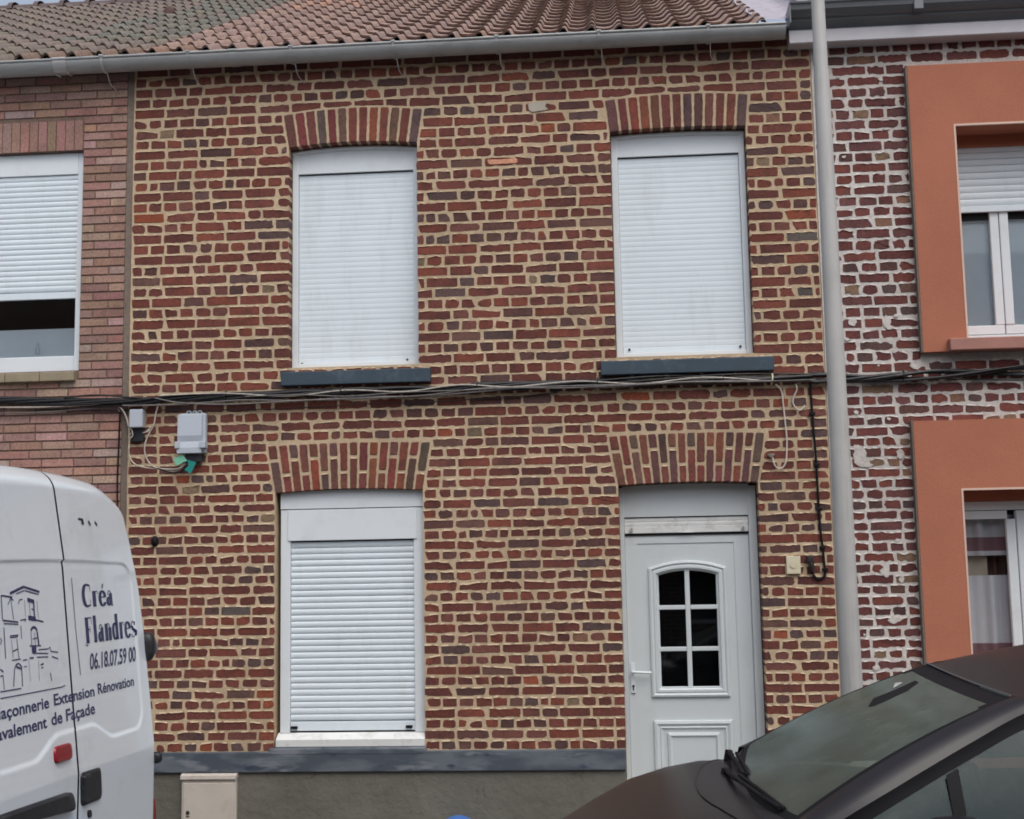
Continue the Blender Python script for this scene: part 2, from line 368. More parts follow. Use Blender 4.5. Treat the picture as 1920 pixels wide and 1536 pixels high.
def fill_row(mb, r, xa, xb, z0, z1, header, arches, L, H, J, jl, jr, depth, amp=.003, lips=True):
    """bricks of one course between xa and xb"""
    x = xa + (0 if jl else r.uniform(.0, J)); first = True; end = xb
    lst = []
    if header and jl: lst.append(H*.45)
    while True:
        u = r.random()
        if header: wdt = H*r.uniform(.90, 1.11) if u < .90 else (L if u < .94 else H*r.uniform(.5, .75))
        else: wdt = L*r.uniform(.92, 1.06) if u < .82 else (H*r.uniform(.9, 1.3) if u < .94 else L*r.uniform(.62, .8))
        tot = sum(lst)+J*len(lst)
        if tot+wdt > (xb-x)-.3*H:
            rem = (xb-x)-tot
            if rem > .03: lst.append(rem)
            elif lst: lst[-1] += rem-J if rem-J > -lst[-1] else 0
            break
        lst.append(wdt)
    # spread to fit
    tot = sum(lst)+J*(len(lst)-1)
    k = (xb-x-J*(len(lst)-1))/max(.01, sum(lst))
    zo0 = r.uniform(-.0015, .0015)
    for i, wd in enumerate(lst):
        a = x; b_ = x+wd*k; x = b_+J*r.uniform(.92, 1.08)
        if i == len(lst)-1: b_ = xb
        q = [[a, z0+zo0+r.uniform(-.002, .002)], [b_, z0+zo0+r.uniform(-.002, .002)], [b_, z1+r.uniform(-.003, .002)], [a, z1+r.uniform(-.003, .002)]]
        lean = r.uniform(-.004, .004); q[2][0] += lean; q[3][0] += lean
        ok = True; el = jl and i == 0; er = jr and i == len(lst)-1
        for A in arches:
            s0 = A.span(z0); s1 = A.span(z1)
            mid = (a+b_)/2
            if z1 > A.zt-.09 and A.x0-A.skew-.02 < mid < A.x1+A.skew+.02:
                for ci in (0, 1):
                    e = A.extr(min(max(q[ci][0], A.x0-A.skew), A.x1+A.skew))+.014
                    if e > q[ci][1]: q[ci][1] = e
                if min(q[3][1]-q[0][1], q[2][1]-q[1][1]) < .012: ok = False
            for sgn, ss in ((0, 0), (1, 1)):
                pass
            # slanted skewback ends
            if s0 and s1 and z0 > A.zs-.06:
                if abs(b_-(s0[0]+s1[0])/2+.008) < .05 and b_ < A.x0+.05: q[1][0] = s0[0]-.012; q[2][0] = s1[0]-.012; er = False
                if abs(a-(s0[1]+s1[1])/2-.008) < .05 and a > A.x1-.05: q[0][0] = s0[1]+.012; q[3][0] = s1[1]+.012; el = False
        if not ok or q[1][0]-q[0][0] < .02: continue
        if el: q[0][0] = q[3][0] = a-.004
        if er: q[1][0] = q[2][0] = b_+.004
        chip = r.random()
        if chip < .09: q[2][1] -= r.uniform(.006, .018)
        elif chip < .18: q[3][1] -= r.uniform(.006, .018)
        elif chip < .24: q[2][0] -= r.uniform(.008, .03)
        elif chip < .30: q[0][0] += r.uniform(.006, .02)
        brick(mb, q, r, FRONT, h=r.uniform(.0012, .0045), back=depth if (el or er) else .004, amp=amp*r.choice((.5, .8, 1.2, 2.0)), rr=.006*r.choice((.4, 1, 2.2)), lip=lips)

def curve_wall(outer, holes, thick):
    """flat sheet with holes, extruded backwards from the facade plane: returns verts, faces"""
    cu = bpy.data.curves.new('tmp', 'CURVE'); cu.dimensions = '2D'; cu.fill_mode = 'BOTH'; cu.extrude = thick/2
    for poly in [outer]+holes:
        sp = cu.splines.new('POLY'); sp.points.add(len(poly)-1); sp.use_cyclic_u = True
        for i, p in enumerate(poly): sp.points[i].co = (p[0], p[1], 0, 1)
    ob = bpy.data.objects.new('tmp', cu); COL.objects.link(ob)
    dg = bpy.context.evaluated_depsgraph_get(); me = bpy.data.meshes.new_from_object(ob.evaluated_get(dg))
    vs = [(v.co.x, thick/2-v.co.z, v.co.y) for v in me.vertices]; fs = [list(p.vertices) for p in me.polygons]
    bpy.data.objects.remove(ob); bpy.data.curves.remove(cu); bpy.data.meshes.remove(me)
    return vs, fs
def hole_poly(A, z0):
    n = 16; pts = [(A.x0, z0), (A.x1, z0)]
    for i in range(n+1):
        x = A.x1+(A.x0-A.x1)*i/n; pts.append((x, A.soffit(x)))
    return pts

# ------------------------------------------------------------------ ground
def ground():
    g = MB(); g.grid([[(-60, -60, -.14), (-60, 60, -.14)], [(60, -60, -.14), (60, 60, -.14)]], smooth=False); tag(g.build('road', M['asphalt']), kind='structure')
    g = MB(); g.box(-40, 40, -1.95, .35, -.12, -.004, bev=0)
    for i in range(-30, 31): g.box(i*.9-.004, i*.9+.004, -1.93, -.02, -.0035, -.0005, 1)
    tag(g.build('pavement', [M['pave'], M['dark']]), kind='structure')
    g = MB()
    for i in range(-40, 40): g.box(i*1.0+.004, i*1.0+.996, -2.10, -1.954, -.135, -.002, bev=.012)
    tag(g.build('kerb', M['kerb']), kind='structure')
ground()

# ------------------------------------------------------------------ main house
def row_z(i):
    K = [(-3, 5.264+3*.0751), (0, 5.264), (28, 3.160), (32, 2.873), (64, .695), (66, .56)]
    for (a, za), (b_, zb) in zip(K, K[1:]):
        if i <= b_: return za+(zb-za)*(i-a)/(b_-a), (za-zb)/(b_-a)
def course(mb, r, i, X0, X1, opens, arches, depthmap, lips=True, end_l=False, end_r=False, amp=.003, Lk=1.0):
    zc, p = row_z(i); J = .0160*p/.0765; h = p-J; z0, z1 = zc-h/2, zc+h/2
    cuts = []
    for (a, b_, zb, zt, A) in opens:
        if zb-.01 < zc < zt:
            sp = A.span(zc) if A else (a, b_)
            if sp: cuts.append((sp[0], sp[1], (A is None or zc < A.zs-.02), depthmap.get(id(A), .004) if A else depthmap.get((a, b_), .004)))
    cuts.sort(); x = X0; jl = end_l; d0 = .004
    segs = []
    for a, b_, jam, d in cuts:
        segs.append((x, a-(0 if jam else .012), jl, jam, max(d0, d) if False else (d0, d))); x = b_+(0 if jam else .012); jl = jam; d0 = d
    segs.append((x, X1, jl, end_r, (d0, .004)))
    k = p/.0765*Lk
    for a, b_, l_, r_, (da, db) in segs:
        if b_-a < .03: continue
        fill_row(mb, r, a, b_, z0, z1, i % 2 == 0, arches, .212*(.5+.5*k), .0985*(.5+.5*k), J, l_ and da > .01, r_ and db > .01, max(da, db), amp, lips)

HOUSE_L, HOUSE_R = -3.295, 1.40
A_ul = Arch(-2.186, -1.289, 4.752, .026, 4.985, .034, .040, 13)
A_ur = Arch(.034, .951, 4.766, .014, 4.986, .026, .026, 13)
A_ll = Arch(-2.272, -1.272, 2.358, .020, 2.674, .012, .054, 16, True)
A_d = Arch(.025, .935, 2.358, .014, 2.680, .012, .056, 16, True)
house = thing('terraced_house', (-.95, 0, 0), 'red brick terraced house with tan mortar, white roller shutters and a white door', 'house')
def main_wall():
    r = random.Random(5); mb = MB()
    opens = [(A_ul.x0, A_ul.x1, 3.205, 9, A_ul), (A_ur.x0, A_ur.x1, 3.21, 9, A_ur), (A_ll.x0, A_ll.x1, .69, 9, A_ll), (A_d.x0, A_d.x1, .0, 9, A_d)]
    opens = [(a, b_, zb, A.zt+A.trise*.4, A) for a, b_, zb, _, A in opens]
    arches = [A_ul, A_ur, A_ll, A_d]; dm = {id(A_ul): .085, id(A_ur): .085, id(A_ll): .004, id(A_d): .13}
    vs, fs = curve_wall([(HOUSE_L, .06), (HOUSE_R, .06), (HOUSE_R, 5.45), (HOUSE_L, 5.45)],
                        [hole_poly(A_ul, 3.205), hole_poly(A_ur, 3.21), hole_poly(A_ll, .69), hole_poly(A_d, .16)], .15)
    mb.add(vs, fs, 1)
    for i in range(-2, 65):
        course(mb, r, i, HOUSE_L+.005, HOUSE_R-.004, opens, arches, dm)
    for A, d in ((A_ul, .085), (A_ur, .085), (A_ll, .05), (A_d, .13)): arch_bricks(mb, A, r, d)
    # odd repairs: the pale grey patch, the sandy brick, mortar splashes
    pt = [fp(990, 196), fp(1000, 193), fp(1026, 192), fp(1022, 200), fp(1028, 206), fp(998, 211), fp(992, 207)]
    n = len(pt); mb.add([(p.x, -.0085, p.z) for p in pt]+[(p.x, 0, p.z) for p in pt], [list(range(n))]+[[i, (i+1) % n, n+(i+1) % n, n+i] for i in range(n)], 3)
    q = [fp(914, 310), fp(971, 307), fp(971, 297), fp(914, 300)]
    brick(mb, [(p.x, p.z) for p in q], r, FRONT, h=.0075, amp=.003, rr=.012, col=tuple(v*1.3 for v in lin((196, 142, 116))), lip=False)
    ob = mb.build('brick_wall', [M['brick'], M['mortar'], M['lip'], simple('grey_patch', S(178, 170, 158), .95, bump=.003)], house)
    b2 = MB()
    for x0, x1 in ((HOUSE_L, .024), (.936, HOUSE_R)): b2.box(x0, x1, -.035, .05, .536, .664, bev=.006)
    # spilled fillets of the ledge under the window
    b2.box(-2.30, -1.262, -.037, .05, .640, .690, bev=.012)
    b2.build('ledge', M['band'], house)
    p = MB()
    for x0, x1 in ((HOUSE_L, .024), (.936, HOUSE_R)): p.box(x0, x1, -.012, .05, -.01, .537)
    p.build('plinth', M['plinth'], house)
    bx = MB(); bx.box(HOUSE_L+.02, HOUSE_R-.02, .30, .32, 0, 5.40)
    bx.build('back_wall', M['room'], house)
main_wall()

def slats(mb, x0, x1, z0, z1, pitch, y, bulge=.005, groove=.004, gw=.14, mi=0):
    n = max(1, round((z1-z0)/pitch)); p = (z1-z0)/n; prof = []
    rs = random.Random(int(x0*1000)+n)
    for i in range(n):
        jy, jz = rs.uniform(-.0007, .0007), rs.uniform(-.0012, .0012)
        for t, d in ((0, groove), (gw*.5, groove), (gw, 0), (.35, -bulge*.8), (.6, -bulge), (.85, -bulge*.7), (1-.001, 0)):
            prof.append((z0+(i+t)*p+(jz if 0 < t < .99 else 0), y+d+jy))
    mb.grid([[(x0, yy, zz) for zz, yy in prof], [(x1, yy, zz) for zz, yy in prof]], mi, smooth=False)
def roller_window(A, z0, z_line, side, label, stops, dots):
    """white frame with arched head panel and a closed white roller shutter"""
    yf = .082; f = MB(); x0, x1 = A.x0+.006, A.x1-.006; xl, xr = side
    f.box(x0, xl, yf, yf+.06, z0, A.zs-.01, bev=.004); f.box(xr, x1, yf, yf+.06, z0, A.zs-.01, bev=.004)
    f.box(xl, xr, yf+.002, yf+.06, z0, z0+.038, bev=.004)
    ob = f.build('window', M['pvc'], house); tag(ob, label)
    hp = MB(); n = 14
    xs = [xl-.03+(xr-xl+.06)*i/n for i in range(n+1)]
    hp.prism([(x0+.012, z_line+.004), (x1-.012, z_line+.004)]+[(x, A.soffit(x)-.004) for x in reversed([x0+.012+(x1-x0-.024)*i/n for i in range(n+1)])], yf+.006, yf+.055, 'y')
    for i in range(n):                       # rounded cover strip under the arch
        a, b_ = x0+(x1-x0)*i/n, x0+(x1-x0)*(i+1)/n; za, zb = A.soffit(a)-.003, A.soffit(b_)-.003
        prof = [(0, .0), (-.014, -.008), (-.018, -.020), (-.012, -.030), (0, -.034)]
        hp.grid([[(a, yf+.004+dy, za+dz) for dy, dz in prof], [(b_, yf+.004+dy, zb+dz) for dy, dz in prof]])
    hp.build('shutter_box', M['pvc'], ob)
    d = MB(); d.box(xl-.002, xr+.002, yf+.03, yf+.058, z_line-.012, z_line+.006); d.build('shadow_gap', M['dark'], ob)
    s_ = MB(); slats(s_, xl+.002, xr-.002, z0+.075, z_line-.006, .0365, yf+.026, .0009, .0009, .12)
    s_.box(xl+.002, xr-.002, yf+.020, yf+.04, z0+.040, z0+.074, bev=.004); s_.build('roller_shutter', M['shutter'], ob)
    for (px, py) in stops:
        p = fp(px, py, yf+.018); st = MB(); st.tube([(p.x, p.y+.004, p.z), (p.x, p.y-.012, p.z)], .008, 10); st.build('stopper', M['plastic'], ob)
    return ob
w1 = roller_window(A_ul, 3.207, 4.583, (-2.139, -1.330), 'upper window whose roller shutter is closed, over the round-topped lower window', ((567, 683), (764, 675)), ())
w2 = roller_window(A_ur, 3.212, 4.608, (.083, .905), 'upper window above the white front door, its roller shutter closed', ((1180, 656), (1388, 650)), ())
def sill(x0, x1, z0, z1, par):
    b_ = MB(); b_.box(x0, x1, -.055, .08, z0, z1, bev=.005)
    vs = [(x0+.02, -.03, z1+.001), (x1-.05, -.03, z1+.001), (x1-.05, .09, z1+.028), (x0+.02, .09, z1+.028)]
    b_.add(vs+[(v[0], v[1], z1-.01) for v in vs], [[0, 1, 2, 3], [0, 4, 5, 1], [1, 5, 6, 2], [3, 7, 4, 0]], 1)
    b_.build('window_sill', [M['slate'], M['joint']], par)
sill(-2.222, -1.206, 3.077, 3.170, w1); sill(-.067, 1.066, 3.085, 3.178, w2)

def lower_window():
    A = A_ll; yf = .052; f = MB(); x0, x1 = A.x0+.026, A.x1-.002
    f.box(x0, -2.180, yf, yf+.06, .775, 2.244, bev=.004); f.box(-1.345, x1, yf, yf+.06, .775, 2.244, bev=.004); f.box(-2.182, -1.343, yf+.045, yf+.06, .775, .80)
    ob = f.build('window', M['pvc'], house); tag(ob, 'ground floor window with its roller shutter down and a boxy white sill')
    h = MB(); n = 12
    h.prism([(x0, 2.250), (x1, 2.250)]+[(x, A.soffit(x)-.004) for x in reversed([x0+(x1-x0)*i/n for i in range(n+1)])], yf-.006, yf+.05, 'y')
    h.build('head_panel', M['pvc'], ob)
    b_ = MB(); b_.box(-2.196, -1.322, yf-.010, yf+.05, 2.036, 2.243, bev=.004); b_.build('shutter_box', M['pvc'], ob)
    for q in ((-2.18, -1.345, yf+.03, yf+.05, 2.016, 2.040), (x0+.01, x1-.01, yf+.004, yf+.04, 2.240, 2.252), (-2.18, -1.345, yf+.016, yf+.04, .772, .786)):
        d = MB(); d.box(*q); d.build('shadow_gap', M['dark'], ob)
    s_ = MB(); slats(s_, -2.178, -1.347, .850, 2.026, .0400, yf+.022, .005, .010, .10)
    s_.box(-2.178, -1.347, yf+.014, yf+.03, .786, .846, bev=.004); s_.build('roller_shutter', M['shutter'], ob)
    for x in (-2.152, -1.385):
        st = MB(); st.box(x-.022, x+.022, yf-.008, yf+.014, .800, .818, bev=.003); st.build('stopper', M['rubber'], ob)
    sb = MB(); sb.prism([(-.010, .694), (-.012, .738), (yf+.01, .775), (yf+.06, .775), (yf+.06, .694)], x0-.012, x1, 'x'); sb.build('window_sill', M['pvc_dirty'], ob)
lower_window()

def inset(poly, d):
    n = len(poly); out = []
    for i in range(n):
        p0, p1, p2 = Vector(poly[i-1]), Vector(poly[i]), Vector(poly[(i+1) % n])
        a = (p1-p0).normalized(); b_ = (p2-p1).normalized(); na, nb = Vector((-a.y, a.x)), Vector((-b_.y, b_.x))
        k = na+nb; k = k/max(.3, k.dot(na)); out.append(p1+k*d)
    return out
def moulding(mb, poly, prof, mi=0, close=True):
    """sweep (inset, y) along a closed anticlockwise outline"""
    rings = [inset(poly, d) for d, _ in prof]; n = len(poly)
    pts = [[(rings[k][i].x, prof[k][1], rings[k][i].y) for k in range(len(prof))] for i in range(n)]
    mb.grid(pts, mi, smooth=False, close_u=True)
def arched(x0, x1, z0, zs, rise, n=12):
    out = [(x0, z0), (x1, z0)]
    for i in range(n+1):
        t = 1-2*i/n; out.append(((x0+x1)/2+t*(x1-x0)/2, zs+rise*(1-t*t)))
    return out
def front_door():
    A = A_d; yf = .135; f = MB(); x0, x1 = A.x0+.003, A.x1-.006
    f.box(x0, .058, yf-.018, yf+.05, .16, 2.345, bev=.004); f.box(.876, x1, yf-.018, yf+.05, .16, 2.345, bev=.006)
    root = f.build('door_frame', M['door'], house); tag(root, 'front door frame with a blank panel above the leaf')
    h = MB(); n = 12
    h.prism([(.050, 2.150), (.884, 2.150)]+[(x, A.soffit(x)-.006) for x in reversed([.050+.834*i/n for i in range(n+1)])], yf-.012, yf+.05, 'y')
    h.build('head_panel', M['door'], root)
    for q in ((.055, .878, yf+.006, yf+.04, 2.138, 2.152), (.055, .878, yf+.004, yf+.04, 2.026, 2.044)):
        d = MB(); d.box(*q); d.build('shadow_gap', M['dark'], root)
    s_ = MB(); slats(s_, .060, .874, 2.088, 2.142, .027, yf+.002, .002, .002, .08); s_.box(.060, .874, yf-.006, yf+.012, 2.042, 2.087, bev=.003)
    s_.box(.41, .52, yf-.014, yf-.004, 2.041, 2.050, bev=.002); s_.build('roller_shutter', M['pvc_dirty'], root)
    for x in (.104, .838):
        st = MB(); st.tube([(x, yf+.0, 2.062), (x, yf-.020, 2.062)], .010, 10); st.tube([(x-.002, yf-.018, 2.05), (x+.004, yf-.018, 2.078)], .006, 6); st.build('stopper', M['zinc'], root)
    # leaf
    L = MB(); y = yf+.012; xa, xb, za, zb = .060, .874, .175, 2.030; ia, ib, iz0, iz1 = .141, .776, .30, 1.974
    G = arched(.268, .655, 1.036, 1.770, .026); Go = arched(.206, .719, .970, 1.812, .048)
    vs, fs = curve_wall([(ia, iz0), (ib, iz0), (ib, iz1), (ia, iz1)], [G], .03); L.add([(v[0], v[1]+y+.006, v[2]) for v in vs], fs)
    for q in ((xa, ia, za, zb), (ib, xb, za, zb), (ia, ib, iz1, zb), (ia, ib, za, iz0)): L.box(q[0], q[1], y, y+.045, q[2], q[3])
    moulding(L, Go, [(0, y+.006), (.004, y-.010), (.016, y-.014), (.028, y-.004), (.036, y-.010), (.050, y-.010), (.060, y+.012), (.068, y+.020)])
    P_ = [(.213, .42), (.727, .42), (.727, .823), (.213, .823)]
    moulding(L, P_, [(0, y+.006), (.004, y-.010), (.020, y-.014), (.038, y-.002), (.046, y-.008), (.058, y+.003), (.066, y+.006)])
    P2 = [(.300, .50), (.640, .50), (.640, .745), (.300, .745)]
    moulding(L, P2, [(0, y+.006), (.006, y-.008), (.018, y-.012), (.030, y+.000)]); L.grid([[(.33, y, .53), (.33, y, .715)], [(.61, y, .53), (.61, y, .715)]], smooth=False)
    leaf = L.build('door', M['door'], house); tag(leaf, 'white front door with six small panes over a moulded panel')
    g = MB(); g.prism(arched(.26, .662, 1.03, 1.775, .03), y+.022, y+.026, 'y'); g.build('glazing', M['glass_door'], leaf)
    dk = MB(); dk.box(.24, .68, y+.16, y+.18, 1.0, 1.83); dk.build('hall', M['room'], leaf)
    bar = MB(); xm = .4615
    bar.box(xm-.0155, xm+.0155, y+.008, y+.022, 1.03, 1.797, bev=.004)
    for z in (1.281, 1.552): bar.box(.262, xm-.017, y+.009, y+.022, z-.014, z+.014, bev=.004); bar.box(xm+.017, .660, y+.009, y+.022, z-.014, z+.014, bev=.004)
    bar.build('glazing_bar', M['door'], leaf)
    hd = MB(); hd.box(.072, .104, y-.008, y, 1.00, 1.20, bev=.006)
    hd.tube([(.088, y-.004, 1.138), (.088, y-.042, 1.138)], .0085, 10); hd.tube(smooth_path([(.086, y-.042, 1.138), (.12, y-.046, 1.137), (.19, y-.044, 1.134), (.206, y-.040, 1.134)], 4), .0085, 10)
    hd.build('handle', M['pvc'], leaf)
    k = MB(); k.tube([(.0885, y-.0085, 1.046), (.0885, y-.013, 1.046)], .0085, 12); k.box(.0845, .0925, y-.012, y-.008, 1.020, 1.044)
    k.tube([(.0805, y-.010, 1.000), (.0885, y-.010, .996), (.0965, y-.010, 1.000)], .002, 5); k.build('keyhole', M['iron'], leaf)
    st = MB(); st.box(.0, .96, -.26, .25, 0, .158, bev=.01); st.build('doorstep', M['slate'], house)
front_door()

# ------------------------------------------------------------------ roofs and gutters
SLOPE = R(28.5); CS, SN = math.cos(SLOPE), math.sin(SLOPE)
EAVE_Y, EAVE_Z = -.150, 5.392
def roof_pt(x, s_, n): return (x, EAVE_Y+s_*CS-n*SN, EAVE_Z+s_*SN+n*CS)
def roof_tiles(x0, ncol, wcol, nrow, gauge, colf, r, skip=None):
    mb = MB(); prof = [(0, .006), (.10, .002), (.30, -.003), (.52, .001), (.62, .010), (.70, .025), (.78, .040), (.85, .045), (.92, .038), (.97, .019), (1.0, .006)]
    for i in range(nrow):
        for j in range(ncol):
            if skip and skip(i, j): continue
            xa = x0+j*wcol; c = colf(i, j, xa); dn = r.uniform(-.003, .003); ds = r.uniform(-.008, .008); tw = r.uniform(-.002, .002)
            s0, s1 = i*gauge+ds, (i+1)*gauge+.03
            lo = [roof_pt(xa+wcol*t, s0, n_+.022+dn+tw*t) for t, n_ in prof]; hi = [roof_pt(xa+wcol*t, s1, n_+dn*.3) for t, n_ in prof]
            un = [roof_pt(xa+wcol*t, s0+.004, n_+.008) for t, n_ in prof]
            o_ = len(prof); mb.add(lo+hi, [[k, k+1, o_+k+1, o_+k] for k in range(o_-1)], 0, c, True)
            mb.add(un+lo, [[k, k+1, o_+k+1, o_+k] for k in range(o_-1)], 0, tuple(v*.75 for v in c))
    return mb
def tcol(base, r, var):
    l = lin(r.choice(base)); j = r.uniform(1-var, 1+var); return tuple(v*j*.90 for v in l)
rr_ = random.Random(3)
MAINT = [(164, 140, 130), (158, 134, 126), (168, 144, 133), (160, 138, 131)]
EDGE = [(112, 106, 94), (120, 110, 98)]
def col_main(i, j, x):
    if i > 11 and -3.2 < x < -2.2 and rr_.random() < .35: return tcol([(182, 146, 130)], rr_, .05)
    if i < 1 and rr_.random() < .4: return tcol([(152, 126, 112)], rr_, .06)
    return tcol(MAINT, rr_, .05)
mt = roof_tiles(-3.27, 23, .19, 20, .30, col_main, rr_)
def underlay(mb, xa, xb, n=20):
    mb.grid([[roof_pt(x, .03, -.012), roof_pt(x, n*.30, -.012)] for x in (xa, xb)], smooth=False, col=(.02, .016, .014))
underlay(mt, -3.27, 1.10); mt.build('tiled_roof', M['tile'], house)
def vent_tile(): pass
def flashing():
    mb = MB(); xs = [1.03+.01*math.sin(i*2.1) for i in range(12)]; pts = []
    nu, nv = 10, 26; r = random.Random(9)
    for a in range(nu):
        row = []
        for b_ in range(nv):
            t = a/(nu-1); s_ = -.02+b_*.235
            x = 1.05+t*.36+(.02*math.sin(b_*1.7) if a == 0 else 0); n_ = .050+.012*mnoise.noise((x*9, s_*7, 1))+(.10*max(0, t-.75)/.25)
            cut = max(0, (t-.45))*.42 if b_ == 0 else 0
            row.append(roof_pt(x, s_+cut, n_))
        pts.append(row)
    mb.grid(pts, smooth=True); mb.build('flashing', M['lead'], house)
flashing()
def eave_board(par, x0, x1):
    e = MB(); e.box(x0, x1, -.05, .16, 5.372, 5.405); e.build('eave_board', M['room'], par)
eave_board(house, HOUSE_L+.003, HOUSE_R-.16)
def half_round(mb, x0, x1, yc, zl, rad, n=12):
    prof = []
    for i in range(n+1):
        a = math.pi*i/n; prof.append((yc+rad*math.cos(a), zl-rad*math.sin(a)))      # back lip -> bottom -> front lip
    prof2 = [(yc+(rad-.004)*math.cos(math.pi*i/n), zl-(rad-.004)*math.sin(math.pi*i/n)+.001) for i in range(n, -1, -1)]
    pts = prof+prof2; mb.grid([[(x0, p[0], p[1]) for p in pts+[pts[0]]], [(x1, p[0], p[1]) for p in pts+[pts[0]]]], smooth=True)
    mb.tube([(x0, yc-rad, zl+.004), (x1, yc-rad, zl+.004)], .0095, 8)
    for x in (x0, x1): mb.add([(x, p[0], p[1]) for p in prof], [list(range(len(prof)))])
def gutter(par, x0, x1, yc, zl, rad, brk, name='gutter', mat=None, seams=()):
    g = MB(); half_round(g, x0, x1, yc, zl, rad); ob = g.build(name, mat or M['zinc'], par)
    for x in seams:
        s_ = MB(); half_round(s_, x-.028, x+.028, yc, zl+.001, rad+.004); s_.build('joint_sleeve', mat or M['zinc'], ob)
    for x, hook in brk:
        b_ = MB(); pts = []
        for i in range(11):
            a = math.pi*i/10; pts.append((x, yc+(rad+.006)*math.cos(a), zl-(rad+.006)*math.sin(a)))
        pts += [(x, yc-rad-.012, zl+.012)]
        for k in range(len(pts)-1):
            p, q = pts[k], pts[k+1]; b_.add([(x-.009, p[1], p[2]), (x+.009, p[1], p[2]), (x+.009, q[1], q[2]), (x-.009, q[1], q[2])], [[0, 1, 2, 3]])
        b_.box(x-.014, x+.014, yc-rad-.014, yc-rad+.012, zl+.008, zl+.018)
        if hook: o0 = len(b_.mi); b_.tube(smooth_path([(x+.015, yc-.01, zl-rad), (x+.018, yc+.03, zl-rad-.05), (x+.024, yc+.06, zl-rad-.075), (x+.05, -.012, zl-rad-.105)], 5), .0032, 6); b_.mi[o0:] = [1]*(len(b_.mi)-o0)
        b_.build('bracket', [M['zinc_light'] if hook == 2 else M['zinc'], M['zinc_light']], ob)
    return ob
bx = lambda px, py: fp(px, py, -.2).x
gutter(house, -3.78, 1.222, -.130, 5.386, .076, [(bx(190, 125), 2), (bx(352, 118), 1), (bx(545, 110), 1), (bx(737, 99), 1), (bx(931, 88), 1), (bx(1123, 75), 1), (bx(1328, 62), 1)], seams=(bx(436, 118),))

